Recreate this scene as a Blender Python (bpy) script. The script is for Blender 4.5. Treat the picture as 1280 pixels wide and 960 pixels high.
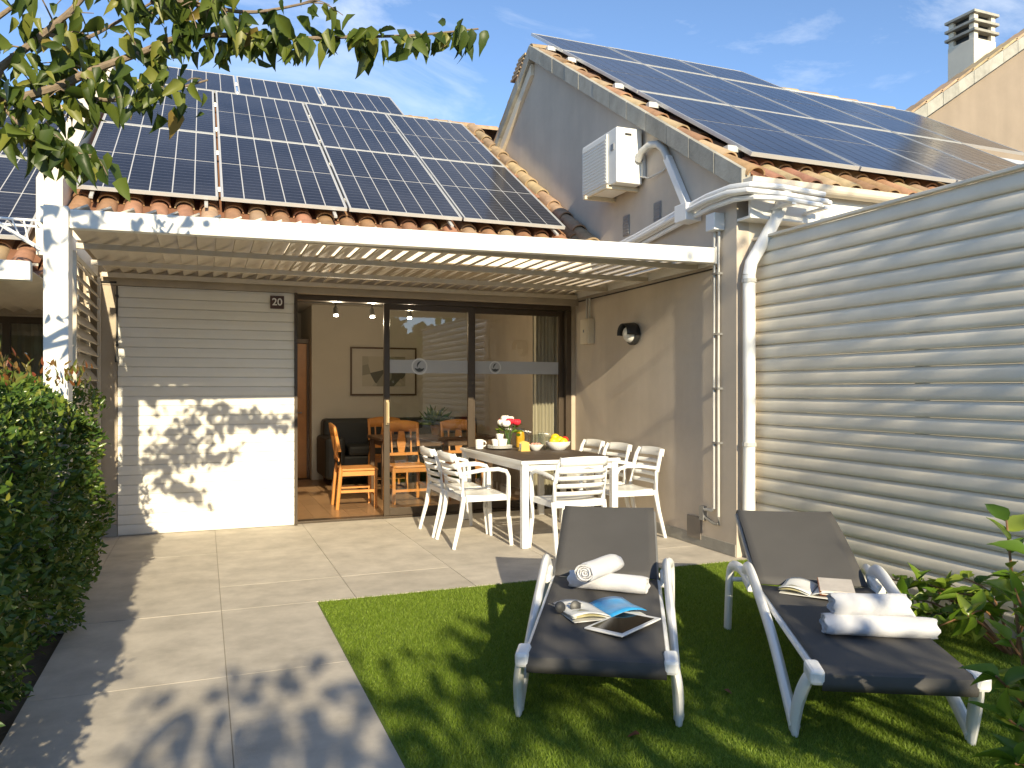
import bpy, math, random
import numpy as np
from mathutils import Vector, Matrix
random.seed(7); RNG = np.random.default_rng(7)
R = math.radians
for o in list(bpy.data.objects): bpy.data.objects.remove(o)
S = bpy.context.scene; COL = S.collection

# ------------------------------------------------------------------ camera
H = 1.35; F = 973.0; HY = 487.0; YAW = R(21.6)
cd = bpy.data.cameras.new('camera'); cam = bpy.data.objects.new('camera', cd); COL.objects.link(cam)
cam.location = (0, 0, H); cam.rotation_euler = (R(90), 0, -YAW)
cd.sensor_width = 36; cd.lens = F / 1280 * 36; cd.shift_y = (HY - 480) / 1280
cd.clip_start = .05; cd.clip_end = 2000
S.camera = cam
S.render.resolution_x = 1024; S.render.resolution_y = 768

# ------------------------------------------------------------------ light
SUN = Vector((.075, 1.0, -.41)).normalized()
EL = math.asin(-SUN.z); AZ = math.atan2(-SUN.x, -SUN.y)
w = bpy.data.worlds.new('World'); S.world = w; w.use_nodes = True
nt = w.node_tree; nt.nodes.clear()
def N(t, kind, **kw):
    n = t.nodes.new(kind)
    for k, v in kw.items(): setattr(n, k, v)
    return n
sky = N(nt, 'ShaderNodeTexSky', sky_type='NISHITA', sun_disc=False)
sky.sun_elevation = EL; sky.sun_rotation = AZ; sky.air_density = .62; sky.dust_density = .1; sky.ozone_density = 3.6
tc = N(nt, 'ShaderNodeTexCoord')
mp = N(nt, 'ShaderNodeMapping'); mp.inputs['Scale'].default_value = (1.0, 1.5, 2.6); mp.inputs['Location'].default_value = (2.1, .3, .5)
n1 = N(nt, 'ShaderNodeTexNoise'); n1.inputs['Scale'].default_value = 2.9; n1.inputs['Detail'].default_value = 9; n1.inputs['Roughness'].default_value = .62; n1.inputs['Distortion'].default_value = .5
rp = N(nt, 'ShaderNodeValToRGB'); rp.color_ramp.elements[0].position = .525; rp.color_ramp.elements[1].position = .90
rp.color_ramp.elements[1].color = (.62, .62, .62, 1)
mx = N(nt, 'ShaderNodeMixRGB'); mx.inputs[2].default_value = (5.4, 5.6, 6.0, 1)
bg = N(nt, 'ShaderNodeBackground'); bg.inputs['Strength'].default_value = .15
wo = N(nt, 'ShaderNodeOutputWorld')
L = nt.links.new
L(tc.outputs['Generated'], mp.inputs[0]); L(mp.outputs[0], n1.inputs['Vector']); L(n1.outputs['Fac'], rp.inputs[0])
L(rp.outputs[0], mx.inputs[0]); L(sky.outputs[0], mx.inputs[1]); L(mx.outputs[0], bg.inputs[0]); L(bg.outputs[0], wo.inputs[0])
sl = bpy.data.lights.new('sun', 'SUN'); so = bpy.data.objects.new('sun', sl); COL.objects.link(so)
sl.energy = 3.8; sl.angle = R(.5); sl.color = (1.0, .89, .70); so.location = (0, -8, 12)
so.rotation_euler = SUN.to_track_quat('-Z', 'Y').to_euler()
vs = S.view_settings; vs.view_transform = 'Standard'; vs.look = 'None'; vs.gamma = 1; vs.use_curve_mapping = False
vs.exposure = 1.02
vs.use_white_balance = True; vs.white_balance_temperature = 7200; vs.white_balance_tint = 6
S.render.engine = 'CYCLES'
S.cycles.max_bounces = 8; S.cycles.transparent_max_bounces = 12

# ------------------------------------------------------------------ pixel helpers
sY, cY = math.sin(YAW), math.cos(YAW)
def ray(u, v):
    a = (u - 640) / F; return Vector((sY + a * cY, cY - a * sY, (HY - v) / F))
def at_z(u, v, z=0): d = ray(u, v); t = (z - H) / d.z; return Vector((t * d.x, t * d.y, z))
def at_d(u, v, d): q = ray(u, v) * d; q.z += H; return q

# ------------------------------------------------------------------ mesh helpers
class MB:
    def __init__(s): s.v = []; s.f = []
    def add(s, vs, fs):
        b = len(s.v); s.v += [tuple(p) for p in vs]; s.f += [tuple(i + b for i in f) for f in fs]; return s
    def box(s, x0, x1, y0, y1, z0, z1):
        return s.add([(x0,y0,z0),(x1,y0,z0),(x1,y1,z0),(x0,y1,z0),(x0,y0,z1),(x1,y0,z1),(x1,y1,z1),(x0,y1,z1)],
                     [(3,2,1,0),(4,5,6,7),(0,1,5,4),(1,2,6,5),(2,3,7,6),(3,0,4,7)])
    def bar(s, a, b, wd, ht, up=(0,0,1)):
        a, b = Vector(a), Vector(b); d = (b - a).normalized(); x = d.cross(Vector(up)).normalized(); y = x.cross(d)
        x *= wd / 2; y *= ht / 2
        return s.add([a-x-y, a+x-y, a+x+y, a-x+y, b-x-y, b+x-y, b+x+y, b-x+y],
                     [(0,1,2,3),(7,6,5,4),(0,4,5,1),(1,5,6,2),(2,6,7,3),(3,7,4,0)])
    def prism(s, poly, ax, c0, c1):
        # poly: list of 2D points; ax: axis of extrusion
        def P(p, c):
            return (c, p[0], p[1]) if ax == 'x' else (p[0], c, p[1]) if ax == 'y' else (p[0], p[1], c)
        n = len(poly); vs = [P(p, c0) for p in poly] + [P(p, c1) for p in poly]
        fs = [tuple(range(n)), tuple(range(2*n-1, n-1, -1))] + [(i, i+n, (i+1) % n + n, (i+1) % n) for i in range(n)]
        return s.add(vs, fs)
    def tube(s, pts, r, n=8, flat=1.0, up=(0,0,1), cap=True):
        pts = [Vector(p) for p in pts]; m = len(pts)
        rs = r if isinstance(r, (list, tuple)) else [r] * m
        vs = []; ref = Vector(up)
        for i, p in enumerate(pts):
            d = (pts[min(i+1, m-1)] - pts[max(i-1, 0)]).normalized()
            x = d.cross(ref)
            if x.length < 1e-3: x = d.cross(Vector((1, .2, 0)))
            x.normalize(); y = x.cross(d)
            for k in range(n):
                a = 2 * math.pi * k / n; vs.append(p + x * (rs[i] * math.cos(a)) + y * (rs[i] * flat * math.sin(a)))
        fs = [(i*n+k, i*n+(k+1) % n, (i+1)*n+(k+1) % n, (i+1)*n+k) for i in range(m-1) for k in range(n)]
        if cap: fs += [tuple(range(n-1, -1, -1)), tuple(range((m-1)*n, m*n))]
        return s.add(vs, fs)
    def lathe(s, prof, c=(0,0,0), n=20):
        vs = []
        for r, z in prof:
            for k in range(n):
                a = 2*math.pi*k/n; vs.append((c[0]+r*math.cos(a), c[1]+r*math.sin(a), c[2]+z))
        m = len(prof); fs = [(i*n+k, i*n+(k+1) % n, (i+1)*n+(k+1) % n, (i+1)*n+k) for i in range(m-1) for k in range(n)]
        fs += [tuple(range(n-1, -1, -1)), tuple(range((m-1)*n, m*n))]
        return s.add(vs, fs)
    def ball(s, c, r, n=10, m=7, sq=(1,1,1), jit=0):
        prof = []
        vs = []; rows = m
        for i in range(rows+1):
            t = math.pi*i/rows
            for k in range(n):
                a = 2*math.pi*k/n; q = 1+random.uniform(-jit, jit)
                vs.append((c[0]+r*sq[0]*q*math.sin(t)*math.cos(a), c[1]+r*sq[1]*q*math.sin(t)*math.sin(a), c[2]-r*sq[2]*q*math.cos(t)))
        fs = [(i*n+k, i*n+(k+1) % n, (i+1)*n+(k+1) % n, (i+1)*n+k) for i in range(rows) for k in range(n)]
        return s.add(vs, fs)
    def sheet(s, rows, thick=None):
        # rows: list of lists of points (grid)
        n = len(rows[0]); m = len(rows); vs = [p for r in rows for p in r]
        fs = [(i*n+k, i*n+k+1, (i+1)*n+k+1, (i+1)*n+k) for i in range(m-1) for k in range(n-1)]
        return s.add(vs, fs)
    def mesh(s, name, off=None):
        me = bpy.data.meshes.new(name)
        vs = s.v if off is None else [(p[0]-off[0], p[1]-off[1], p[2]-off[2]) for p in s.v]
        me.from_pydata(vs, [], s.f); me.update(); return me
    def build(s, name, mat, parent=None, world=True, smooth=False, bevel=0, solid=0):
        off = wloc(parent) if (parent and world) else None
        me = s.mesh(name, off); me.materials.append(mat)
        return link(name, me, parent, smooth, bevel, solid)
def wloc(o):
    l = Vector((0, 0, 0))
    while o: l += o.location; o = o.parent
    return l
def link(name, me, parent=None, smooth=False, bevel=0, solid=0):
    if smooth:
        me.polygons.foreach_set('use_smooth', [True] * len(me.polygons)); me.set_sharp_from_angle(angle=R(42))
    o = bpy.data.objects.new(name, me); COL.objects.link(o)
    if parent: o.parent = parent
    if solid:
        m = o.modifiers.new('solid', 'SOLIDIFY'); m.thickness = solid; m.offset = 0
    if bevel:
        m = o.modifiers.new('bevel', 'BEVEL'); m.width = bevel; m.segments = 2; m.limit_method = 'ANGLE'
    return o
def inst(name, me, parent, loc=(0,0,0), rot=(0,0,0), scale=(1,1,1), off=True):
    o = bpy.data.objects.new(name, me); COL.objects.link(o); o.parent = parent
    l = Vector(loc) - (wloc(parent) if (parent and off) else Vector((0,0,0)))
    o.location = l; o.rotation_euler = rot; o.scale = scale; return o
def thing(name, label, cat, loc=(0,0,0), rz=0, group=None):
    o = bpy.data.objects.new(name, None); COL.objects.link(o); o.empty_display_size = .1
    o.location = loc; o.rotation_euler = (0, 0, rz); return tag(o, label, cat, group)
def tag(o, label=None, cat=None, group=None, kind=None):
    if label: o['label'] = label
    if cat: o['category'] = cat
    if group: o['group'] = group
    if kind: o['kind'] = kind
    return o
def copy_tree(o, parent=None):
    c = o.copy(); COL.objects.link(c); c.parent = parent
    for ch in list(o.children): copy_tree(ch, c)
    return c

# ------------------------------------------------------------------ materials
MATS = {}
def mat(name, col, rough=.6, var=.10, scale=5, bump=0, bscale=90, metal=0, rand=0, spec=.5, streak=0, hue=0):
    if name in MATS: return MATS[name]
    m = bpy.data.materials.new(name); m.use_nodes = True; t = m.node_tree
    b = t.nodes['Principled BSDF']; b.inputs['Roughness'].default_value = rough; b.inputs['Metallic'].default_value = metal
    b.inputs['Specular IOR Level'].default_value = spec
    g = N(t, 'ShaderNodeNewGeometry')
    no = N(t, 'ShaderNodeTexNoise'); no.inputs['Scale'].default_value = scale; no.inputs['Detail'].default_value = 7; no.inputs['Roughness'].default_value = .65
    t.links.new(g.outputs['Position'], no.inputs['Vector'])
    mr = N(t, 'ShaderNodeMapRange'); mr.inputs[1].default_value = .25; mr.inputs[2].default_value = .75
    mr.inputs[3].default_value = 1 - var; mr.inputs[4].default_value = 1 + var
    t.links.new(no.outputs['Fac'], mr.inputs[0]); val = mr.outputs[0]
    if streak:
        mp = N(t, 'ShaderNodeMapping'); mp.inputs['Scale'].default_value = (3.4, 3.4, .45); t.links.new(g.outputs['Position'], mp.inputs[0])
        n2 = N(t, 'ShaderNodeTexNoise'); n2.inputs['Scale'].default_value = 1.3; n2.inputs['Detail'].default_value = 5; t.links.new(mp.outputs[0], n2.inputs['Vector'])
        m2 = N(t, 'ShaderNodeMapRange'); m2.inputs[1].default_value = .35; m2.inputs[2].default_value = .75; m2.inputs[3].default_value = 1; m2.inputs[4].default_value = 1 - streak
        t.links.new(n2.outputs['Fac'], m2.inputs[0])
        mu = N(t, 'ShaderNodeMath', operation='MULTIPLY'); t.links.new(val, mu.inputs[0]); t.links.new(m2.outputs[0], mu.inputs[1]); val = mu.outputs[0]
    hs = N(t, 'ShaderNodeHueSaturation'); hs.inputs['Color'].default_value = (*col, 1)
    if rand or hue:
        oi = N(t, 'ShaderNodeObjectInfo')
        m3 = N(t, 'ShaderNodeMapRange'); m3.inputs[3].default_value = 1 - rand; m3.inputs[4].default_value = 1 + rand
        t.links.new(oi.outputs['Random'], m3.inputs[0])
        mu = N(t, 'ShaderNodeMath', operation='MULTIPLY'); t.links.new(val, mu.inputs[0]); t.links.new(m3.outputs[0], mu.inputs[1]); val = mu.outputs[0]
        if hue:
            mh = N(t, 'ShaderNodeMath', operation='MULTIPLY_ADD'); mh.inputs[1].default_value = 7.31; mh.inputs[2].default_value = 0
            fr = N(t, 'ShaderNodeMath', operation='FRACT'); m4 = N(t, 'ShaderNodeMapRange'); m4.inputs[3].default_value = .5 - hue; m4.inputs[4].default_value = .5 + hue
            t.links.new(oi.outputs['Random'], mh.inputs[0]); t.links.new(mh.outputs[0], fr.inputs[0]); t.links.new(fr.outputs[0], m4.inputs[0]); t.links.new(m4.outputs[0], hs.inputs['Hue'])
    t.links.new(val, hs.inputs['Value']); t.links.new(hs.outputs[0], b.inputs['Base Color'])
    if bump:
        n3 = N(t, 'ShaderNodeTexNoise'); n3.inputs['Scale'].default_value = bscale; n3.inputs['Detail'].default_value = 4
        t.links.new(g.outputs['Position'], n3.inputs['Vector'])
        bp = N(t, 'ShaderNodeBump'); bp.inputs['Strength'].default_value = bump; bp.inputs['Distance'].default_value = .01
        t.links.new(n3.outputs['Fac'], bp.inputs['Height']); t.links.new(bp.outputs[0], b.inputs['Normal'])
    MATS[name] = m; return m
def leafmat(name, cols, rough=.45, trans=.35):
    # leaf colours from each leaf's own random value (point attribute or object random)
    m = bpy.data.materials.new(name); m.use_nodes = True; t = m.node_tree; b = t.nodes['Principled BSDF']; out = t.nodes['Material Output']
    at = N(t, 'ShaderNodeAttribute', attribute_name='rnd'); oi = N(t, 'ShaderNodeObjectInfo')
    ad = N(t, 'ShaderNodeMath', operation='ADD'); fr = N(t, 'ShaderNodeMath', operation='FRACT')
    t.links.new(at.outputs['Fac'], ad.inputs[0]); t.links.new(oi.outputs['Random'], ad.inputs[1]); t.links.new(ad.outputs[0], fr.inputs[0])
    rp = N(t, 'ShaderNodeValToRGB'); el = rp.color_ramp.elements
    while len(el) < len(cols): el.new(.5)
    for i, (p, c) in enumerate(cols): el[i].position = p; el[i].color = (*c, 1)
    t.links.new(fr.outputs[0], rp.inputs[0]); t.links.new(rp.outputs[0], b.inputs['Base Color'])
    b.inputs['Roughness'].default_value = rough; b.inputs['Specular IOR Level'].default_value = .4
    tr = N(t, 'ShaderNodeBsdfTranslucent'); t.links.new(rp.outputs[0], tr.inputs[0])
    ms = N(t, 'ShaderNodeMixShader'); ms.inputs[0].default_value = trans
    t.links.new(b.outputs[0], ms.inputs[1]); t.links.new(tr.outputs[0], ms.inputs[2]); t.links.new(ms.outputs[0], out.inputs[0])
    MATS[name] = m; return m
def glassmat(name, ior=1.7, tint=(.93, .95, .93)):
    m = bpy.data.materials.new(name); m.use_nodes = True; t = m.node_tree; out = t.nodes['Material Output']
    t.nodes.remove(t.nodes['Principled BSDF'])
    a = N(t, 'ShaderNodeBsdfTransparent'); a.inputs[0].default_value = (*tint, 1)
    g = N(t, 'ShaderNodeBsdfGlossy'); g.inputs['Roughness'].default_value = .01
    lw = N(t, 'ShaderNodeLayerWeight'); lw.inputs['Blend'].default_value = .5
    pw = N(t, 'ShaderNodeMath', operation='POWER'); pw.inputs[1].default_value = 4.0; t.links.new(lw.outputs['Facing'], pw.inputs[0])
    fr = N(t, 'ShaderNodeMath', operation='MULTIPLY_ADD'); fr.inputs[1].default_value = .8; fr.inputs[2].default_value = ((ior-1)/(ior+1))**2; t.links.new(pw.outputs[0], fr.inputs[0])
    ms = N(t, 'ShaderNodeMixShader'); t.links.new(fr.outputs[0], ms.inputs[0]); t.links.new(a.outputs[0], ms.inputs[1]); t.links.new(g.outputs[0], ms.inputs[2]); t.links.new(ms.outputs[0], out.inputs[0])
    return m
def emitmat(name, col, e):
    m = bpy.data.materials.new(name); m.use_nodes = True; b = m.node_tree.nodes['Principled BSDF']
    b.inputs['Emission Color'].default_value = (*col, 1); b.inputs['Emission Strength'].default_value = e; return m

WHITE = mat('white_paint', (.80, .78, .73), .5, .05, 4, .03, 60, streak=.05)
WHITEM = mat('white_metal', (.80, .80, .79), .35, .04, 6, streak=.03)
SLATW = mat('pergola_slat', (.60, .53, .43), .55, .08, 7, rand=.05)
FENCE = mat('fence_slat', (.76, .69, .57), .42, .08, 3, .02, 40, rand=.05, streak=.06)
RESIN = mat('white_resin', (.82, .82, .81), .32, .03, 5)
BEIGE = mat('beige_render', (.46, .385, .295), .85, .13, 2.2, .25, 140, streak=.16)
GABLE = mat('gable_render', (.56, .48, .395), .85, .10, 1.6, .2, 140, streak=.10)
CREAM = mat('cream_render', (.70, .62, .50), .8, .06, 3, .15, 120)
SHUT = mat('shutter_slat', (.78, .75, .68), .45, .04, 4, rand=.03)
BRONZE = mat('bronze_aluminium', (.075, .055, .038), .38, .10, 8, metal=.35)
TILE = mat('terracotta', (.335, .185, .105), .8, .32, 9, .3, 60, rand=.22, hue=.018)
TILED = mat('terracotta_aged', (.38, .27, .165), .85, .30, 8, .3, 50, rand=.2, hue=.015)
SLABV = mat('weathered_concrete', (.36, .345, .30), .85, .22, 7, .25, 60, rand=.12, streak=.2)
PAVE = mat('paving_concrete', (.47, .425, .365), .75, .25, 4.0, .12, 150, rand=.05)
GROUT = mat('paving_joint', (.31, .28, .235), .9, .1, 10)
SOIL = mat('soil', (.10, .075, .05), .95, .3, 9, .5, 40)
CONC = mat('kerb_concrete', (.33, .315, .28), .85, .15, 6, .25, 70, streak=.1)
ALU = mat('panel_frame', (.56, .56, .55), .3, .04, 6, metal=.3)
BLACK = mat('black_plastic', (.02, .02, .02), .45, .1, 8)
DARK = mat('dark_shadow_gap', (.012, .011, .01), .8, .1, 5)
GREYM = mat('grey_metal', (.30, .30, .30), .4, .08, 8, metal=.5)
PIPE = mat('grey_pipe', (.55, .54, .51), .45, .08, 6, streak=.08)
SLING = mat('sling_fabric', (.078, .074, .071), .75, .10, 4, .35, 700)
TOWEL = mat('towel', (.86, .86, .89), .95, .04, 12, .9, 420)
WOODC = mat('honey_wood', (.52, .22, .06), .38, .16, 7, rand=.08)
WOODD = mat('dark_wood', (.10, .055, .03), .4, .15, 6)
FLOORW = mat('floor_wood', (.30, .175, .09), .3, .14, 4, rand=.14)
INWALL = mat('interior_wall', (.64, .60, .53), .85, .04, 3)
SOFA = mat('sofa_leather', (.025, .027, .026), .5, .15, 5)
BARK = mat('bark', (.20, .15, .105), .85, .25, 25, .5, 60)
TABTOP = mat('table_top', (.085, .062, .048), .62, .14, 9)
PORC = mat('porcelain', (.82, .81, .78), .2, .02, 5)
WHTXT = mat('white_print', (.82, .80, .76), .5, .02, 5)
BROWNS = mat('sign_brown', (.07, .035, .03), .4, .08, 10)
YEL = mat('fruit_yellow', (.80, .52, .03), .45, .1, 20)
REDF = mat('fruit_red', (.55, .035, .02), .4, .15, 20)
REDR = mat('rose_red', (.62, .02, .045), .6, .2, 30)
WHR = mat('rose_white', (.85, .83, .76), .6, .05, 30)
STEM = mat('stem_green', (.07, .16, .03), .5, .2, 30)
JUICE = mat('juice', (.85, .42, .03), .25, .05, 10)
GOLDM = mat('gold_card', (.62, .42, .12), .4, .1, 10)
CURT = mat('curtain_cloth', (.46, .42, .33), .9, .05, 6)
GLASS = glassmat('pane_glass', 2.0, (.86, .87, .83))
DRINK = glassmat('drinking_glass', 1.5, (.9, .92, .92))
FROST = mat('frosted_film', (.42, .42, .42), .6, .03, 8)
CELL = None
def cellmat():
    m = bpy.data.materials.new('solar_cell'); m.use_nodes = True; t = m.node_tree; b = t.nodes['Principled BSDF']
    b.inputs['Roughness'].default_value = .18; b.inputs['Specular IOR Level'].default_value = .38
    tcn = N(t, 'ShaderNodeTexCoord'); sp = N(t, 'ShaderNodeSeparateXYZ'); t.links.new(tcn.outputs['Object'], sp.inputs[0])
    def lines(axis, freq, duty):
        a = N(t, 'ShaderNodeMath', operation='MULTIPLY'); a.inputs[1].default_value = freq; t.links.new(sp.outputs[axis], a.inputs[0])
        f = N(t, 'ShaderNodeMath', operation='FRACT'); t.links.new(a.outputs[0], f.inputs[0])
        l = N(t, 'ShaderNodeMath', operation='LESS_THAN'); l.inputs[1].default_value = duty; t.links.new(f.outputs[0], l.inputs[0]); return l
    la = lines('Y', 11.5, .07)
    g = N(t, 'ShaderNodeNewGeometry'); no = N(t, 'ShaderNodeTexNoise'); no.inputs['Scale'].default_value = 1.4; t.links.new(g.outputs['Position'], no.inputs['Vector'])
    rp = N(t, 'ShaderNodeValToRGB'); rp.color_ramp.elements[0].color = (.018, .019, .027, 1); rp.color_ramp.elements[1].color = (.034, .036, .048, 1)
    rp.color_ramp.elements[0].position = .3; rp.color_ramp.elements[1].position = .7
    t.links.new(no.outputs['Fac'], rp.inputs[0])
    m1 = N(t, 'ShaderNodeMixRGB'); m1.inputs[2].default_value = (.11, .115, .135, 1); t.links.new(la.outputs[0], m1.inputs[0]); t.links.new(rp.outputs[0], m1.inputs[1])
    t.links.new(m1.outputs[0], b.inputs['Base Color']); return m
CELL = cellmat()
LEAF_TREE = leafmat('mulberry_leaf', [(0, (.035, .065, .013)), (.45, (.075, .115, .02)), (.80, (.14, .18, .03)), (.96, (.26, .26, .05)), (1, (.26, .16, .05))], .42, .42)
LEAF_HEDGE = leafmat('hedge_leaf', [(0, (.045, .095, .020)), (.5, (.085, .155, .028)), (.85, (.17, .235, .038)), (1, (.26, .26, .05))], .26, .32)
LEAF_RED = leafmat('hedge_shoot', [(0, (.20, .05, .02)), (.5, (.16, .12, .025)), (1, (.12, .16, .03))], .35, .3)
LEAF_SHRUB = leafmat('shrub_leaf', [(0, (.08, .16, .016)), (.5, (.15, .24, .025)), (1, (.27, .33, .05))], .3, .4)
GRASSM = leafmat('turf_blade', [(0, (.13, .205, .016)), (.5, (.19, .29, .026)), (1, (.28, .37, .06))], .6, .32)

def leaf_mesh_data(P, D, Nn, ln, wd, fold=.25, droop=.15):
    # each leaf: base, two side pairs, tip around a folded midrib
    P, D, Nn = map(np.asarray, (P, D, Nn)); n = len(P)
    D = D / np.linalg.norm(D, axis=1)[:, None]; X = np.cross(D, Nn); X /= (np.linalg.norm(X, axis=1)[:, None] + 1e-9); Z = np.cross(X, D)
    ln = np.asarray(ln)[:, None]; wd = np.asarray(wd)[:, None]
    def pt(a, b, c): return P + D*ln*a + X*wd*b + Z*wd*c - Z*ln*droop*a*a
    f = fold
    V = np.stack([pt(0, 0, 0), pt(.28, -.5, f), pt(.28, .5, f), pt(.45, 0, 0), pt(.68, -.36, f*.7), pt(.68, .36, f*.7), pt(1, 0, 0)], 1).reshape(-1, 3)
    Q = np.array([[0, 3, 1], [0, 2, 3], [1, 3, 4], [2, 5, 3], [3, 6, 4], [3, 5, 6]])
    T = (Q[None] + (np.arange(n)*7)[:, None, None]).reshape(-1, 3)
    return V, T, np.repeat(RNG.random(n), 7)
def tri_mesh(name, V, T, rnd=None):
    me = bpy.data.meshes.new(name); me.vertices.add(len(V)); me.vertices.foreach_set('co', np.ascontiguousarray(V, dtype=np.float32).ravel())
    me.loops.add(len(T)*3); me.loops.foreach_set('vertex_index', np.ascontiguousarray(T, dtype=np.int32).ravel())
    me.polygons.add(len(T)); me.polygons.foreach_set('loop_start', np.arange(0, len(T)*3, 3, dtype=np.int32))
    me.update(calc_edges=True)
    if rnd is not None:
        a = me.attributes.new('rnd', 'FLOAT', 'POINT'); a.data.foreach_set('value', rnd.astype(np.float32))
    return me
def unit(n):
    v = RNG.normal(size=(n, 3)); return v / np.linalg.norm(v, axis=1)[:, None]

# ================================================================== GROUND
g = MB(); g.add([(-120,-120,-.05),(120,-120,-.05),(120,160,-.05),(-120,160,-.05)], [(0,1,2,3)])
tag(g.build('ground', SOIL), kind='structure')
pv = MB(); pv.box(-.72, .67, -1.0, 5.07, -.04, -.006); pv.box(-1.2, 4.12, 5.07, 8.3, -.04, -.006)
pave = tag(pv.build('pavement', GROUT), kind='structure')
def slab(x0, x1, y0, y1):
    gp = .002; b = MB(); b.box(x0+gp, x1-gp, y0+gp, y1-gp, -.03, random.uniform(-.0006, .0006)); return b.build('slab', PAVE, pave)
ys = [-.9, .30, 1.50, 2.70, 3.90, 5.10]
for i in range(len(ys)-1):
    slab(-.72, .10, ys[i], min(ys[i+1], 5.07)); slab(.10, .67, ys[i], min(ys[i+1], 5.07))
xs = [-1.2, -.72, .10, .92, 1.74, 2.56, 3.38, 4.12]
yt = [5.07, 5.68, 6.86, 8.06]
for i in range(len(xs)-1):
    for j in range(len(yt)-1): slab(xs[i], xs[i+1], yt[j], yt[j+1])
# lawn
lw = MB(); lw.box(.672, 4.13, -1.0, 5.066, -.04, -.004)
LAWNB = mat('turf_base', (.115, .18, .016), .95, .25, 14, .5, 200)
lawn = tag(lw.build('lawn', LAWNB), kind='structure')
n = 380000
# denser near the camera
Y = 1.6 + (5.058-1.6)*RNG.random(n)**1.25; X = .682 + 3.38*RNG.random(n)
keep = np.ones(n, bool)
X, Y = X[keep], Y[keep]; n = len(X)
h = RNG.uniform(.006, .015, n); a = RNG.random(n)*2*np.pi; ww = RNG.uniform(.0012, .0024, n)
lean = RNG.normal(0, .009, (n, 2))
V = np.zeros((n, 3, 3)); V[:, 0] = np.stack([X-ww*np.cos(a), Y-ww*np.sin(a), np.full(n, -.005)], 1); V[:, 1] = np.stack([X+ww*np.cos(a), Y+ww*np.sin(a), np.full(n, -.005)], 1)
V[:, 2] = np.stack([X+lean[:, 0], Y+lean[:, 1], h], 1)
patch = .5 + .5*np.sin(X*3.1+1.3*np.sin(Y*2.3))*np.cos(Y*2.7)
me = tri_mesh('turf', V.reshape(-1, 3), np.arange(n*3).reshape(-1, 3), np.repeat(np.clip(RNG.random(n)*.75+patch*.2, 0, .99), 3)); me.materials.append(GRASSM)
tag(link('grass', me), 'short green artificial turf blades covering the lawn', 'grass', kind='stuff')

# ================================================================== MAIN HOUSE (the one numbered 20)
house = thing('terrace_house', 'beige terrace house with open sliding glass door and solar panels on tiled roof', 'house', (0, 8.05, 0))
TAN = .625; CO = 1/math.sqrt(1+TAN*TAN); SI = TAN*CO
def P0(y, off=0.0): return 3.09 + TAN*(y-7.55) + off           # main panel plane
# walls
b = MB()
b.box(-1.25, .83, 8.06, 8.24, 0, 2.75)                          # behind shutter
b.box(.83, 4.02, 8.06, 8.24, 2.31, 2.75); b.box(3.93, 4.02, 8.07, 8.24, 0, 2.31)
b.build('front_wall', BEIGE, house)
b = MB(); b.box(-.95, 3.975, 7.99, 8.058, 2.31, 2.52); b.box(-.95, -.738, 8.0, 8.058, .0, 2.309); b.build('lintel', BEIGE, house, bevel=.004)
b = MB(); b.box(-.95, -.742, 7.985, 8.0, .002, .11); b.build('skirting', CONC, house)
# shutter
sh = MB(); sh.box(-.735, .835, 8.0, 8.055, .005, 2.305); sh = sh.build('shutter', SHUT, house)
prof = [(7.999, 0), (7.990, .004), (7.987, .045), (7.990, .085), (7.999, .0895)]
me = MB().prism([(y-7.999, z) for y, z in prof], 'x', -.785, .785).mesh('shutter_slat'); me.materials.append(SHUT)
for k in range(25): inst('slat', me, sh, (.05, 7.999, .012+k*.0912))
b = MB(); b.box(.836, .865, 7.965, 8.06, .004, 2.31); b.build('jamb', BRONZE, house)
# roller rod
b = MB(); b.tube([(-.74, 7.965, 2.30), (-.74, 7.955, 1.64)], .008, 6); b.tube([(-.90, 7.98, 2.335), (-.745, 7.98, 2.335)], .008, 6); b.box(-.755, -.725, 7.945, 7.968, 1.60, 1.66)
for z in (2.2, 1.75): b.box(-.752, -.728, 7.945, 7.998, z, z+.02)
b.build('shutter_crank', BLACK, house)
# sliding door
door = MB(); door.box(.866, 3.92, 8.065, 8.19, 2.255, 2.309); door.box(3.86, 3.925, 8.065, 8.19, .0, 2.254); door.box(.866, 3.86, 8.062, 8.20, -.002, .022)
door = door.build('sliding_door', BRONZE, house, bevel=.003)
def sash(x0, x1, y, name='sash'):
    b = MB(); wd = .062
    b.box(x0, x0+wd, y-.018, y+.018, .025, 2.252); b.box(x1-wd, x1, y-.018, y+.018, .025, 2.252)
    b.box(x0+wd, x1-wd, y-.017, y+.017, 2.19, 2.252); b.box(x0+wd, x1-wd, y-.017, y+.017, .025, .105)
    b.build('sash_frame', BRONZE, door, bevel=.003)
    p = MB(); p.add([(x0+wd-.005, y, .1), (x1-wd+.005, y, .1), (x1-wd+.005, y, 2.195), (x0+wd-.005, y, 2.195)], [(0,1,2,3)]); p.build('pane', GLASS, door)
sash(1.755, 2.745, 8.095); sash(2.72, 3.86, 8.145)
b = MB(); b.box(1.772, 1.80, 8.05, 8.076, .98, 1.24); b.box(1.776, 1.797, 8.02, 8.05, 1.0, 1.02); b.box(1.776, 1.797, 8.02, 8.05, 1.2, 1.22); b.box(1.775, 1.798, 8.01, 8.022, 1.0, 1.22); b.build('handle', mat('brass_handle', (.55, .42, .25), .35, .1, 9, metal=.6), door, bevel=.002)
def film(x0, x1, y, z0, z1, holes):
    b = MB(); b.box(x0, x1, y-.001, y+.001, z0, z1); b.build('frosted_band', FROST, door)
film(1.82, 2.68, 8.090, 1.525, 1.665, ()); film(2.785, 3.795, 8.140, 1.525, 1.665, ())
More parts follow.
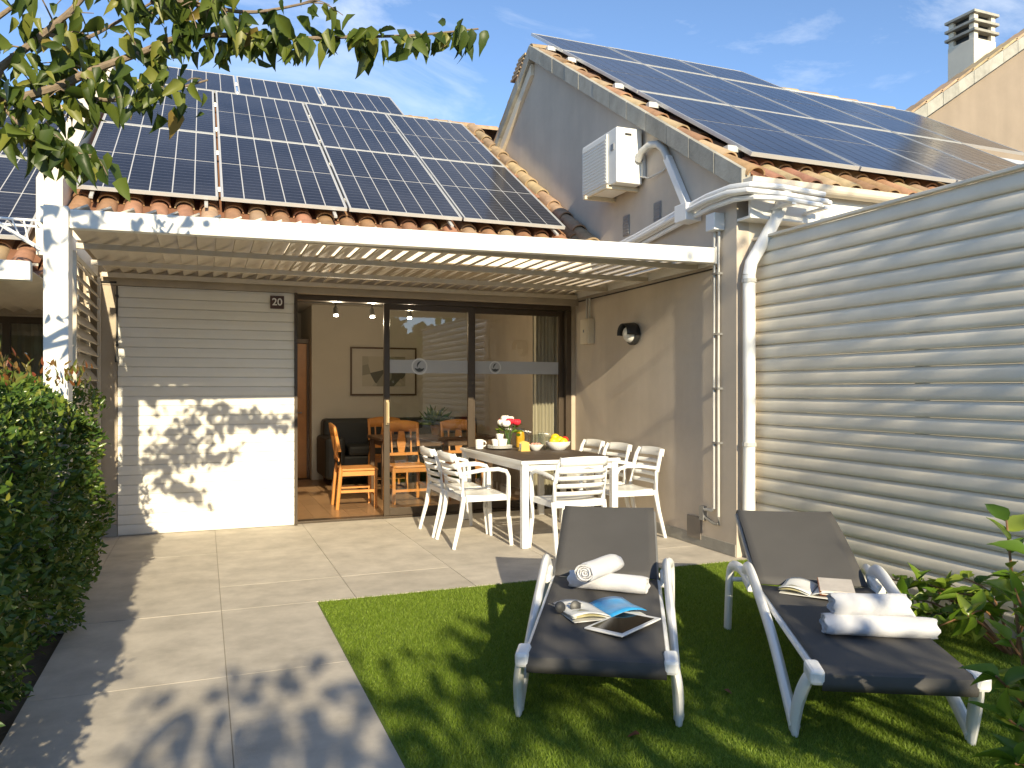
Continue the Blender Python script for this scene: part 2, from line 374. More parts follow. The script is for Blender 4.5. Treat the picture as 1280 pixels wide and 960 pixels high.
def emblem(cx, y, cz, r):
    b = MB()
    for k in range(28):
        a0, a1 = 2*math.pi*k/28, 2*math.pi*(k+1)/28
        b.add([(cx+q*math.cos(t), y, cz+q*math.sin(t)) for t in (a0, a1) for q in (r, r*.82)], [(0,2,3,1)])
    b.build('emblem_ring', mat('film_print', (.62, .62, .60), .6, .02, 5), door)
    b = MB()
    def blade(a0, a1, r0, r1, ox, oz):
        pts = [(cx+ox+r0*math.cos(a0+(a1-a0)*k/10), cz+oz+r0*math.sin(a0+(a1-a0)*k/10)) for k in range(11)]
        inn = [(cx+ox+(r0-(r0-r1)*math.sin(math.pi*k/10))*math.cos(a0+(a1-a0)*k/10), cz+oz+(r0-(r0-r1)*math.sin(math.pi*k/10))*math.sin(a0+(a1-a0)*k/10)) for k in range(11)]
        b.add([(x, y-.0006, z) for x, z in pts+inn], [(i, i+1, i+12, i+11) for i in range(10)])
    blade(R(190), R(350), r*.62, r*.12, 0, -.004); blade(R(80), R(215), r*.52, r*.30, r*.18, r*.12)
    b.build('emblem_mark', mat('film_print_dark', (.06, .065, .06), .5, .05, 5), door)
emblem(2.14, 8.087, 1.597, .088); emblem(3.02, 8.137, 1.597, .07)
# interior shell
b = MB()
b.box(.55, .70, 8.245, 12.1, 0, 2.75); b.box(1.50, 6.6, 11.92, 12.1, 0, 2.75); b.box(6.5, 6.6, 8.245, 11.92, 0, 2.75); b.box(.70, 1.50, 13.3, 13.4, 0, 2.75)
b.box(4.02, 6.6, 8.10, 8.24, 0, 2.75); b.box(1.50, 1.62, 12.1, 13.3, 0, 2.75); b.box(.55, .70, 12.1, 13.3, 0, 2.75)
b.build('interior_wall', INWALL, house)
b = MB(); b.box(.55, 6.6, 8.245, 13.4, 2.62, 2.75); b.build('interior_ceiling', mat('ceiling_paint', (.60, .58, .54), .9, .03, 3), house)
fl = MB(); fl.box(.55, 6.6, 8.20, 13.4, -.04, -.004); fl = fl.build('interior_floor', mat('floor_gap', (.08, .05, .03), .7), house)
for j in range(22):
    x = .70 + j*.19
    if x > 4.6: break
    yy = 8.202 - random.uniform(0, .8)
    while yy < 12.0:
        y2 = yy + 1.2; b = MB(); b.box(x+.0012, x+.1888, max(yy, 8.202)+.0012, min(y2, 12)-.0012, -.02, 0.0); b.build('floor_plank', FLOORW, fl); yy = y2
b = MB(); b.box(.74, 1.46, 12.2, 12.24, .0, 2.05); di = b.build('interior_door', WOODC, house, bevel=.004)
b = MB(); b.box(.702, .74, 12.18, 12.26, 0, 2.12); b.box(1.46, 1.498, 12.18, 12.26, 0, 2.12); b.box(.74, 1.46, 12.18, 12.26, 2.055, 2.12); b.build('door_casing', WOODD, di)
b = MB(); b.tube([(1.38, 12.19, 1.0), (1.38, 12.15, 1.0), (1.28, 12.15, 1.0)], .01, 8); b.build('handle', GREYM, di, smooth=True)
# ceiling beam in room
b = MB(); b.box(.70, 6.5, 8.9, 9.05, 2.45, 2.62); b.build('ceiling_beam', INWALL, house)

# roof: deck, tiles
y_e, y_r = 7.40, 11.66
b = MB(); b.add([(-1.07, y_e+.06, P0(y_e+.06, -.215)), (4.02, y_e+.06, P0(y_e+.06, -.215)), (4.02, y_r, P0(y_r, -.215)), (-1.07, y_r, P0(y_r, -.215)),
                 (-1.07, y_e+.06, P0(y_e+.06, -.27)), (4.02, y_e+.06, P0(y_e+.06, -.27)), (4.02, y_r, P0(y_r, -.27)), (-1.07, y_r, P0(y_r, -.27))],
                [(0,1,2,3),(7,6,5,4),(0,4,5,1),(1,5,6,2),(2,6,7,3),(3,7,4,0)])
# far slope
b.add([(-1.07, y_r, P0(y_r, -.215)), (6.4, y_r, P0(y_r, -.215)), (6.4, y_r+4, P0(y_r, -.215)-2.5), (-1.07, y_r+4, P0(y_r, -.215)-2.5)], [(0,1,2,3)])
roof = b.build('roof', mat('roof_deck', (.20, .09, .05), .9, .2, 6), house)
def tile_mesh(name, ln, r0, r1, thick=.014, cap=True, n=9):
    b = MB(); vs = []
    for (y, r) in ((0, r0), (ln, r1)):
        for q in (r, r-thick):
            for k in range(n+1):
                a = math.pi*k/n; sgn = 1 if cap else -1
                vs.append((q*math.cos(a), y, sgn*q*math.sin(a)*.86))
    m = n+1; fs = []
    for k in range(n):
        fs += [(k, k+1, 2*m+k+1, 2*m+k), (m+k, 3*m+k, 3*m+k+1, m+k+1), (k, m+k, m+k+1, k+1), (2*m+k, 2*m+k+1, 3*m+k+1, 3*m+k)]
    fs += [(0, 2*m, 3*m, m), (n, m+n, 3*m+n, 2*m+n)]
    b.add(vs, fs); me = b.mesh(name); me.materials.append(TILE)
    me.polygons.foreach_set('use_smooth', [True]*len(me.polygons)); me.set_sharp_from_angle(angle=R(42)); return me
CAPT = tile_mesh('cap_tile', .46, .088, .070); PANT = tile_mesh('pan_tile', .46, .080, .092, cap=False)
CAPA = CAPT.copy(); CAPA.materials.clear(); CAPA.materials.append(TILED)
def lay_tiles(parent, cols, courses, y0, zfun, ang, extra=None, pans=True, step=.40):
    for c in courses:
        for x in cols(c):
            s = c*step; y = y0 + s*math.cos(ang); z = zfun(y)
            j = random.uniform(-.006, .006); old = random.random() < .35
            inst('roof_tile', CAPA if old else CAPT, parent, (x+j, y+random.uniform(-.008, .008), z-.012+.024), (ang-R(1.6), random.uniform(-.03, .03), random.uniform(-.02, .02)))
            if pans: inst('pan_tile', PANT, parent, (x+.105, y-.03, z+.035), (ang-R(1.6), 0, 0))
ANG = math.atan(TAN)
XT = [-1.0+.21*k for k in range(24)]
lay_tiles(roof, lambda c: XT, (0, 1), y_e, lambda y: P0(y, -.215), ANG)
lay_tiles(roof, lambda c: [x for x in XT if x > 3.55 or (c > 10 and x > 2.4)], range(2, 13), y_e, lambda y: P0(y, -.215), ANG)
# wall-side run of caps against the gable
for k in range(13):
    s = k*.40; y = y_e+.05+s*CO
    if y < y_r-.2: inst('roof_tile', CAPA, roof, (3.89, y, P0(y, -.13)), (ANG-R(2), 0, 0), (1.05, 1, 1.1))
# ridge caps
for k in range(19):
    x = -1.0+.38*k
    if x < 5.6: inst('ridge_tile', CAPA, roof, (x+.4, y_r+.01, P0(y_r, -.20)+random.uniform(-.008, .008)), (0, 0, R(90)+random.uniform(-.03, .03)), (1.35, 1, 1.25))
b = MB(); b.box(-1.05, 3.97, 7.50, 7.58, 2.62, 2.86); b.box(-1.05, 3.97, 7.58, 8.06, 2.751, 2.79); b.build('eave_soffit', CREAM, house)
# party parapet on the left
b = MB(); b.prism([(7.32, 2.45), (7.32, P0(7.32, .13)), (y_r, P0(y_r, .13)), (y_r, P0(y_r, -.6)), (8.1, 2.45)], 'x', -1.27, -1.08); b.build('parapet', CREAM, house)

# ------------------------------------------------------------------ solar panels
PW, PL = 1.165, 2.135
def panel_meshes(w_, l_, cols=6, rows=2):
    fr = MB(); t = .035; e = .012
    fr.box(0, w_, 0, e, -t, 0); fr.box(0, w_, l_-e, l_, -t, 0); fr.box(0, e, e, l_-e, -t, 0); fr.box(w_-e, w_, e, l_-e, -t, 0)
    bk = MB(); bk.box(e, w_-e, e, l_-e, -.020, -.0065)
    cw = (w_-2*e-.012)/cols; cl = (l_-2*e-.012)/rows
    ce = MB(); gx = .0050; ce.box(gx, cw-gx, gx*2.2, cl-gx*2.2, -.0062, -.004)
    a, b_, c = fr.mesh('panel_frame'), bk.mesh('panel_backing'), ce.mesh('panel_cell')
    a.materials.append(ALU); b_.materials.append(mat('panel_line', (.48, .48, .49), .4, .03, 6)); c.materials.append(CELL); return a, b_, c, cw, cl, cols, rows, e
PM = panel_meshes(PW-.022, PL-.022); PM3 = panel_meshes(PW-.022, 1.15, 6, 1)
def panel(pm, loc, ang, label, group):
    a, b_, c, cw, cl, cols, rows, e = pm
    t = thing('solar_panel', label, 'solar panel', loc, 0, group); t.rotation_euler = (ang+random.uniform(-.002, .002), 0, 0)
    for nm, me in (('frame', a), ('backing', b_)): inst(nm, me, t, off=False)
    for i in range(cols):
        for j in range(rows): inst('cell', c, t, (e+.006+i*cw, e+.006+j*cl, 0), off=False)
    return t
ORD = ['first', 'second', 'third', 'fourth', 'fifth', 'sixth']
XR = 3.64
def on_roof(x, s, zf, y0, tn):
    c = 1/math.sqrt(1+tn*tn); y = y0+s*c; return (x, y, zf(y))
for r in range(2):
    for k in range(4):
        panel(PM, on_roof(XR-PW*(k+1), .03+PL*r, P0, 7.55, TAN), ANG, '%s-row solar panel on terrace house roof, %s from the gable wall' % (('bottom', 'middle')[r], ORD[k]), 'solar panels on the terrace house roof')
for k in range(3):
    panel(PM3, on_roof(2.77-PW*(k+1), .03+PL*2+.01, P0, 7.55, TAN), ANG, 'short top-row solar panel on terrace house roof, %s from the gable wall' % ORD[k], 'short solar panels along the terrace house ridge')
rails = thing('panel_mounting_rails', 'aluminium mounting rails under the terrace house solar panels', 'mounting rail', (0, 7.55, 3.0))
for s_ in (.45, 1.65, 2.6, 3.8, 4.6, 5.2):
    y = 7.55+s_*CO; x0, x1 = (-1.0, 3.66) if s_ < 4.4 else (-.7, 2.75)
    b = MB(); b.bar((x0, y+.03, P0(y, -.065)), (x1, y+.03, P0(y, -.065)), .04, .04); b.build('rail', ALU, rails)
b = MB()
for x in (-.9, .02, 1.17, 2.33, 3.5): b.bar((x, y_e+.12, P0(y_e+.12, -.075)), (x, 11.5, P0(11.5, -.075)), .03, .02)
b.build('rail_support', ALU, rails)

# ================================================================== PERGOLA
per = thing('pergola', 'white slatted pergola over the patio with louvred side panel', 'pergola', (1.5, 6.6, 0))
b = MB(); b.prism([(-.755, 2.325), (3.92, 2.395), (3.92, 2.52), (-.755, 2.44)], 'y', 5.35, 5.42); b.build('front_beam', WHITE, per, bevel=.006)
b = MB(); b.box(-.89, -.757, 5.335, 5.50, 0, 2.455); b.build('post', WHITE, per, bevel=.006)
sw = .165; me = MB().box(-sw/2, sw/2, 5.43-6.7, 7.97-6.7, -.006, .006).mesh('pergola_slat'); me.materials.append(SLATW)
for k in range(37):
    x = -.74+k*.128
    if x > 3.93: break
    inst('slat', me, per, (x, 6.7, 2.455), (0, -R(24)+random.uniform(-.02, .02), 0))
for y in (5.62, 6.42, 7.22, 7.93):
    b = MB(); b.box(-.86, 3.925, y-.02, y+.02, 2.375, 2.415); b.build('batten', SLATW, per)
MB().box(-.935, -.895, 5.51, 7.985, 2.38, 2.48).build('side_beam', WHITE, per); MB().box(3.93, 3.968, 5.36, 7.985, 2.39, 2.53).build('side_beam', WHITE, per)
me = MB().box(-.068, .068, 6.55-7.27, 7.96-7.27, -.006, .006).mesh('side_slat'); me.materials.append(SLATW)
for k in range(22): inst('side_slat', me, per, (-.93, 7.27, .08+k*.108), (0, R(52)+random.uniform(-.03, .03), 0))
b = MB()
for y in (6.53, 7.30, 7.965): b.box(-.985, -.955, y-.02, y+.02, 0, 2.375)
for y in (6.53, 7.965): b.box(-.90, -.872, y-.015, y+.015, 0, 2.375)
b.build('side_upright', SLATW, per)
b = MB(); b.box(-.87, -.76, 6.9, 6.94, 1.03, 1.06); b.box(-.87, -.845, 6.86, 6.98, 1.0, 1.09); b.build('bracket', WHITEM, per)

# ================================================================== RIGHT HOUSE with gable
rh = thing('gabled_house', 'beige gabled house with weathered verge slabs and solar panels on roof', 'house', (4.0, 5.15, 0))
TG = .637; AG = math.atan(TG); CG = math.cos(AG)
def G0(y, off=0): return 3.13 + TG*(y-5.108) + off            # tile surface
yA = 9.22; zA = G0(yA)
def GB(y, off=0): return zA - TG*(y-yA) + off
b = MB(); b.prism([(5.15, 0), (5.15, G0(5.15, -.14)), (yA, zA-.14), (12.2, GB(12.2, -.14)), (12.2, 0)], 'x', 3.98, 4.10); b.build('gable_wall', GABLE, rh)
b = MB(); b.box(4.10, 14.0, 5.15, 5.30, 0, 2.86); b.build('front_wall', CREAM, rh)
b = MB(); b.box(3.972, 3.98, 5.16, 7.98, .004, .10); b.build('skirting', CONC, rh)
b = MB(); b.prism([(5.02, G0(5.02, -.11)), (yA, zA-.11), (12.4, GB(12.4, -.11)), (12.4, GB(12.4, -.16)), (yA, zA-.16), (5.02, G0(5.02, -.16))], 'x', 3.99, 10.2)
rroof = b.build('roof', MATS['roof_deck'], rh)
# verge slabs front slope + back slope
def verge(ya, yb, fz, k):
    b = MB(); yb2 = yb-.006*(1 if yb > ya else -1)
    b.prism([(ya, fz(ya, -.15)), (yb2, fz(yb2, -.15)), (yb2, fz(yb2, .03)), (ya, fz(ya, .03))], 'x', 3.885+random.uniform(-.003, .003), 3.975); b.build('verge_slab', SLABV, rroof, bevel=.004)
ns = 12
for k in range(ns): ya = 4.97+(yA-4.97)*k/ns; yb = 4.97+(yA-4.97)*(k+1)/ns; verge(ya, yb, G0, k)
for k in range(7): ya = yA+.01+.36*k; verge(ya, ya+.36, GB, k)
b = MB(); b.prism([(yA+.05, GB(yA+.05, -.155)), (12.2, GB(12.2, -.155)), (12.2, GB(12.2, -.30)), (yA+.05, GB(yA+.05, -.30))], 'x', 3.93, 3.978); b.build('back_bargeboard', CREAM, rroof)
# verge tiles
for k in range(13):
    s = .40*k; y = 4.95+s*CG
    if y < yA-.25: inst('roof_tile', CAPA if k % 2 else CAPT, rroof, (4.01, y, G0(y, -.005)), (AG-R(1.5), R(-6), random.uniform(-.02, .02)), (1, 1.03, .9))
    if y < yA-.25: inst('roof_tile', CAPT, rroof, (4.22, y, G0(y, -.06)), (AG-R(1.5), 0, 0))
for k in range(26):
    x = 4.06+.21*k
    for c in (0, 1):
        y = 4.95+.4*c*CG
        if not (k == 0): inst('roof_tile', CAPA if random.random() < .3 else CAPT, rroof, (x+.105+random.uniform(-.005, .005), y+random.uniform(-.008, .008), G0(y, -.055)), (AG-R(1.6), 0, random.uniform(-.02, .02)))
        inst('pan_tile', PANT, rroof, (x, y-.03, G0(y, -.02)), (AG-R(1.6), 0, 0))
for k in range(9):
    inst('roof_tile', CAPA, rroof, (3.96, yA+.03+k*.36*CG+.40, GB(yA+.43+k*.36*CG, -.01)), (-AG-R(178.5)+R(180)+R(0), 0, 0), (1, -1, .9))
for k in range(16): inst('ridge_tile', CAPA, rroof, (4.36+.38*k, yA, zA-.03+random.uniform(-.006, .006)), (0, 0, R(90)), (1.4, 1, 1.2))
# stacked tile ends at apex behind
for k in range(6):
    b = MB(); y = yA+.10+.055*k; b.box(3.87, 4.14, y, y+.24, GB(y, .02)-.012, GB(y, .02)+.014); b.build('apex_tile', TILED, rroof)
# gutter, fascia, soffit
b = MB(); prof = [(.055*math.cos(a)*1.15, .055*math.sin(a)) for a in [math.pi*k/10 for k in range(10, 21)]]
b.prism([(4.915+p[0], 2.965+p[1]) for p in prof]+[(4.915+.055, 2.985), (4.915-.068, 2.985)], 'x', 3.90, 10.0); b.build('gutter', CREAM, rh)
b = MB(); b.box(3.985, 10, 4.985, 5.01, 2.70, 2.95); b.box(3.985, 10, 5.01, 5.15, 2.70, 2.72); b.build('fascia', WHITE, rh)
# vents in gable
for (u, v) in ((822, 266), (783, 282)):
    d = ray(u, v); t = 3.975/d.x; y, z = t*d.y, H+t*d.z
    b = MB(); b.box(3.968, 3.979, y-.06, y+.06, z-.10, z+.10)
    vent = b.build('vent', GREYM, rh)
    b = MB()
    for k in range(6): b.box(3.962, 3.968, y-.052, y+.052, z-.085+k*.03, z-.07+k*.03)
    b.build('vent_louvre', GREYM, vent)
# right house solar panels
def GP(y): return G0(y, .12)
XL = 4.14
for r in range(2):
    for k in range(5 if r else 4):
        panel(PM, on_roof(XL+PW*k, .06+PL*r, GP, 5.108, TG), AG, '%s-row solar panel on gabled house roof, %s from the verge' % (('bottom', 'middle')[r], ORD[k]), 'solar panels on the gabled house roof')
for k in range(3):
    panel(PM3, on_roof(XL+PW*k, .06+PL*2+.01, GP, 5.108, TG), AG, 'short top-row solar panel on gabled house roof, %s from the verge' % ORD[k], 'short solar panels along the gabled house ridge')
rl = thing('panel_mounting_rails', 'aluminium mounting rails with blocks under the gabled house solar panels', 'mounting rail', (4.2, 5.2, 3.1))
for s_ in (.30, 1.75, 2.55, 3.9, 4.6):
    y = 5.108+s_*CG
    b = MB(); b.bar((4.06, y, GP(y)-.062), (9.6, y, GP(y)-.062), .045, .045); b.build('rail', ALU, rl)
    b = MB(); b.bar((4.03, y, GP(y)-.062), (4.12, y, GP(y)-.062), .07, .055); b.build('rail_end', PIPE, rl, bevel=.004)
    for x in (4.17, 6.0, 8.0): MB().box(x-.03, x+.03, y-.03, y+.03, G0(y, -.08), GP(y)-.08).build('rail_foot', BLACK, rl)

# ------------------------------------------------------------------ air conditioner on the gable
ac = thing('air_conditioner', 'white outdoor air conditioner unit on brackets high on the gable wall', 'air conditioner', (3.8, 6.9, 3.33))
ACW = mat('ac_casing', (.80, .78, .72), .4, .03, 4)
b = MB(); b.box(3.67, 3.95, 6.55, 7.28, 3.335, 3.87); b.build('casing', ACW, ac, bevel=.012)
b = MB(); b.box(3.655, 3.669, 6.72, 7.25, 3.365, 3.845); b.build('front_panel', ACW, ac, bevel=.006)
b = MB()
for k in range(13):
    z = 3.39+k*.033; b.box(3.650, 3.655, 6.745, 7.225, z, z+.010)
b.build('grille', mat('ac_grille', (.62, .61, .57), .5, .03, 5), ac)
b = MB(); b.box(3.76, 3.83, 6.545, 6.55, 3.795, 3.815); b.build('badge', BLACK, ac)
b = MB(); b.box(3.663, 3.67, 6.60, 6.66, 3.66, 3.72); b.build('front_badge', GREYM, ac)
b = MB(); b.box(3.935, 3.972, 6.52, 6.56, 3.40, 3.62); b.build('valve_cover', PIPE, ac)
for y in (6.68, 7.14):
    b = MB(); b.bar((3.62, y, 3.315), (3.978, y, 3.315), .04, .035); b.bar((3.978-.015, y, 3.17), (3.978-.015, y, 3.30), .04, .03); b.build('bracket', mat('bracket_paint', (.62, .54, .40), .6, .15, 9), ac)
b = MB(); b.bar((3.66, 6.66, 3.325), (3.66, 7.20, 3.325), .03, .02); b.build('bracket_rail', MATS['bracket_paint'], ac)
hose = thing('air_conditioner_pipe', 'curved white duct running from the air conditioner down the gable wall', 'pipe', (3.95, 6.4, 2.9))
pts = [(3.90, 6.54, 3.56), (3.90, 6.47, 3.63), (3.92, 6.37, 3.665), (3.935, 6.25, 3.64), (3.94, 6.15, 3.56), (3.94, 6.08, 3.45)]
b = MB(); b.tube(pts, [.035]*6, 10); b.build('elbow', PIPE, hose, smooth=True)
b = MB(); b.bar((3.94, 6.09, 3.47), (3.94, 5.78, 2.96), .07, .06, up=(1, 0, 0)); b.build('duct', WHITEM, hose, bevel=.005)
b = MB(); b.tube([(3.93, 6.56, 3.42), (3.93, 6.4, 3.36), (3.96, 6.2, 3.38), (3.975, 6.05, 3.43)], .008, 6); b.build('drain_hose', PIPE, hose, smooth=True)

# ------------------------------------------------------------------ pipes and trays along the right wall
tray = thing('pipe_run', 'bundle of white pipes running along the wall top to the gutter', 'pipe', (3.93, 6, 2.8))
for i, (dx, dz) in enumerate(((0, 0), (-.048, .004), (-.02, .05), (.02, -.045))):
    b = MB(); b.tube([(3.95+dx, 7.5, 2.74+dz), (3.93+dx, 6.6, 2.80+dz), (3.90+dx, 5.8, 2.87+dz), (3.87+dx, 5.35, 2.895+dz), (3.86+dx, 5.05, 2.89+dz), (3.90+dx, 4.86, 2.87+dz), (4.10, 4.81-.02*i, 2.85+dz), (4.62-.05*i, 4.81-.02*i, 2.83+dz)], .021, 8); b.build('pipe', WHITEM, tray, smooth=True)
MB().box(3.82, 3.978, 5.62, 5.80, 2.80, 2.95).build('junction_box', WHITEM, tray, bevel=.006); MB().box(3.875, 3.978, 5.3, 5.42, 2.66, 2.80).build('junction_box', WHITEM, tray, bevel=.006)
MB().box(4.18, 4.22, 4.74, 4.985, 2.77, 2.79).build('tray_bracket', WHITEM, tray); MB().box(4.50, 4.54, 4.74, 4.985, 2.76, 2.78).build('tray_bracket', WHITEM, tray)
wp = thing('wall_conduits', 'thin grey conduits rising up the patio wall near its corner', 'pipe', (3.95, 5.4, 0))
for y, x, z0 in ((5.395, 3.945, .36), (5.345, 3.95, .30)):
    b = MB(); b.tube([(x, y, z0), (x, y, 1.2), (x, y, 2.55), (x, y-.01, 2.70)], .014 if y > 5.37 else .011, 8); b.build('conduit', PIPE, wp, smooth=True)
b = MB(); b.tube([(3.945, 5.395, .37), (3.945, 5.43, .34), (3.945, 5.50, .34), (3.955, 5.55, .33)], .014, 8); b.build('elbow', PIPE, wp, smooth=True)
b = MB(); b.tube([(3.95, 5.345, .30), (3.95, 5.34, .24), (3.95, 5.40, .235), (3.96, 5.56, .27)], .014, 8); b.box(3.935, 3.979, 5.54, 5.60, .24, .36); b.build('tap_fitting', GREYM, wp, smooth=True)
for z in (.9, 1.35, 1.8, 2.3):
    b = MB(); b.box(3.93, 3.979, 5.33, 5.41, z, z+.018); b.build('clip', GREYM, wp)
b = MB(); b.box(3.965, 3.9715, 5.62, 5.82, .06, .25); b.build('access_panel', mat('access_grey', (.22, .19, .16), .7), wp)
cb = MB(); cb.tube([(3.974, 7.97, 2.352), (3.972, 7.0, 2.353), (3.972, 6.0, 2.358), (3.972, 5.40, 2.362)], .007, 6)
tag(cb.build('wall_cable', BLACK, smooth=True), 'thin black cable running along the patio wall under the pergola', 'cable')
dp = thing('drainpipe', 'white drainpipe with swan neck beside the corrugated fence', 'drainpipe', (4.0, 5.06, 0))
b = MB(); b.tube([(4.27, 4.92, 2.93), (4.27, 4.93, 2.86), (4.22, 4.96, 2.72), (4.10, 5.02, 2.47), (4.045, 5.05, 2.36), (4.03, 5.06, 2.26)], .05, 12); b.build('swan_neck', WHITEM, dp, smooth=True)
b = MB(); b.tube([(4.03, 5.06, 2.26), (4.03, 5.06, 1.2), (4.03, 5.06, .30), (4.04, 5.05, .20), (4.07, 5.0, .09)], .05, 12); b.build('downpipe', WHITEM, dp, smooth=True)
for z in (2.2, .9):
    b = MB(); b.tube([(4.03, 5.06, z), (4.03, 5.06, z+.03)], .057, 12); b.build('collar', PIPE, dp)
b = MB(); b.tube([(4.07, 5.0, .09), (4.08, 4.985, .06)], .056, 12); b.build('shoe', WHITEM, dp, smooth=True)

# wall lamp
wl = thing('wall_lamp', 'round black bulkhead lamp with hood on the patio wall', 'lamp', (3.97, 6.72, 1.9))
b = MB(); b.lathe([(.105, 0), (.11, .01), (.11, .045), (.10, .055)], n=24); o = b.build('base', BLACK, wl, world=False, smooth=True); o.rotation_euler = (0, -R(90), 0)
b = MB(); b.lathe([(.085, .05), (.082, .075), (.06, .105), (.03, .118), (.001, .12)], n=24); o = b.build('lens', mat('opal_lens', (.75, .74, .70), .3, .02, 5), wl, world=False, smooth=True); o.rotation_euler = (0, -R(90), 0)
b = MB(); rows = []
for q in (0, .04, .09, .125):
    rows.append([(-q-.02, .112*math.cos(a)*(1-.12*q/.125), .112*math.sin(a)*(1-.12*q/.125)) for a in [R(-8)+R(196)*k/14 for k in range(15)]])
b.sheet(rows); b.build('hood', BLACK, wl, world=False, smooth=True, solid=.006)
# junction box on wall
jb = thing('meter_box', 'small cream meter box fixed on the patio wall under the pergola', 'box', (3.95, 7.70, 1.85))
b = MB(); b.box(3.905, 3.979, 7.60, 7.80, 1.855, 2.13); b.build('case', CREAM, jb, bevel=.006)
b = MB(); b.box(3.899, 3.905, 7.615, 7.785, 1.87, 2.115); d_ = b.build('cover', CREAM, jb, bevel=.002)
b = MB(); b.box(3.894, 3.899, 7.69, 7.71, 1.98, 2.01); b.build('lock', GREYM, d_)
for y in (7.66, 7.72):
    b = MB(); b.tube([(3.95, y, 2.13), (3.95, y, 2.36)], .012, 7); b.build('conduit', PIPE, jb, smooth=True)

# house number
sg = thing('house_number_sign', 'small brown square sign with white number 20 on the shutter', 'sign', (.671, 7.97, 2.208))
b = MB(); b.box(.606, .736, 7.966, 7.977, 2.145, 2.272); b.build('plate', BROWNS, sg, bevel=.002)
def text_mesh(txt, size, ext=.001):
    cu = bpy.data.curves.new('lettering', 'FONT'); cu.body = txt; cu.size = size; cu.align_x = 'CENTER'; cu.align_y = 'CENTER'; cu.extrude = ext; cu.offset = size*.018
    o = bpy.data.objects.new('lettering', cu); COL.objects.link(o); dg = bpy.context.evaluated_depsgraph_get(); dg.update()
    me = bpy.data.meshes.new_from_object(o.evaluated_get(dg)); bpy.data.objects.remove(o); return me
me = text_mesh('20', .098); me.materials.clear(); me.materials.append(WHTXT)
o = inst('digits', me, sg, (.671, 7.9645, 2.209), (R(90), 0, 0))

# ================================================================== FENCE (right)
fn = thing('slat_fence', 'tall white corrugated slat fence along the lawn', 'fence', (4.15, 3.2, 0))
prof = [(.0, -.001), (-.016, .0005), (-.0225, .006), (-.0245, .030), (-.0235, .062), (-.019, .078), (-.010, .094), (-.002, .1035), (.004, .1035), (.004, -.001)]
me = MB().prism([(x, z) for x, z in prof], 'y', -2.42, 1.93).mesh('fence_slat'); me.materials.append(FENCE)
me.polygons.foreach_set('use_smooth', [len(p.vertices) == 4 for p in me.polygons]); me.set_sharp_from_angle(angle=R(50))
for k in range(23): inst('slat', me, fn, (4.165, 3.2, .125+k*.1055), (random.uniform(-.0002, .0002), random.uniform(-.006, .006), 0))
for y in (5.10, 3.6, 2.1, .85):
    b = MB(); b.box(4.17, 4.23, y-.03, y+.03, 0, 2.55); b.build('post', GREYM, fn)
b = MB(); b.box(4.125, 4.175, .7, 5.14, 2.553, 2.575); b.build('top_rail', FENCE, fn, bevel=.004)
b = MB(); b.box(4.10, 4.26, .7, 5.14, -.03, .115); b.build('kerb', CONC, fn, bevel=.008)

# ================================================================== NEIGHBOUR on the left, stepped down
nb = thing('neighbour_house', 'stepped-down neighbouring terrace house with dark window and tiled roof', 'house', (-1.9, 8.05, -.4))
DZ = -.47
b = MB(); b.box(-6.5, -2.55, 8.06, 8.24, -.4, 2.35); b.box(-2.55, -1.25, 8.06, 8.24, -.4, .95); b.box(-2.55, -1.25, 8.06, 8.24, 2.0, 2.35); b.box(-6.5, -1.28, 8.02, 8.055, 2.02, 2.16); b.build('front_wall', BEIGE, nb)
b = MB(); b.box(-6.5, -1.3, 8.24, 8.30, -.4, 2.4); b.build('dim_backing', mat('dim_room', (.10, .09, .075), .9), nb)  # backing sheet behind the window; the unlit room is painted in as dark colour
wn = MB(); wn.box(-2.55, -1.26, 8.07, 8.12, 1.94, 2.0); wn.box(-2.55, -1.26, 8.07, 8.12, .95, 1.01)
for x in (-2.52, -1.96, -1.63, -1.29): wn.box(x-.03, x+.03, 8.07, 8.12, 1.01, 1.94)
wn = wn.build('window', BRONZE, nb)
for x0, x1 in ((-2.49, -1.99), (-1.93, -1.66), (-1.60, -1.32)):
    p = MB(); p.add([(x0, 8.10, 1.01), (x1, 8.10, 1.01), (x1, 8.10, 1.94), (x0, 8.10, 1.94)], [(0,1,2,3)]); p.build('pane', GLASS, wn)
rows = []
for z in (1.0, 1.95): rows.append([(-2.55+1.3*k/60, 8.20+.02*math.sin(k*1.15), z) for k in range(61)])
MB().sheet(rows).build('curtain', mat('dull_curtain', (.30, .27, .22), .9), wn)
b = MB(); b.box(-6.5, -.96, 5.36, 5.43, 2.0+.0, 2.115); b.build('pergola_beam', WHITE, nb, bevel=.005)
for k in range(14): 
    x = -1.1-.128*k; inst('pergola_slat', bpy.data.meshes['pergola_slat'], nb, (x, 6.7, 2.075), (0, -R(24), 0))
def PN(y, off=0): return P0(y, off+DZ)
b = MB(); b.add([(-6.5, y_e+.06, PN(y_e+.06, -.215)), (-1.28, y_e+.06, PN(y_e+.06, -.215)), (-1.28, y_r, PN(y_r, -.215)), (-6.5, y_r, PN(y_r, -.215)), (-1.28, y_r+4, PN(y_r)-2.7), (-6.5, y_r+4, PN(y_r)-2.7)], [(0,1,2,3), (3,2,4,5)])
nroof = b.build('roof', MATS['roof_deck'], nb, solid=.04)
XN = [-1.40-.21*k for k in range(9)]
lay_tiles(nroof, lambda c: XN, (0, 1), y_e, lambda y: PN(y, -.215), ANG)
lay_tiles(nroof, lambda c: XN[:5], range(10, 13), y_e, lambda y: PN(y, -.215), ANG)
for k in range(6): inst('ridge_tile', CAPA, nroof, (-1.3-.38*k, y_r+.01, PN(y_r, -.20)), (0, 0, R(90)), (1.35, 1, 1.25))
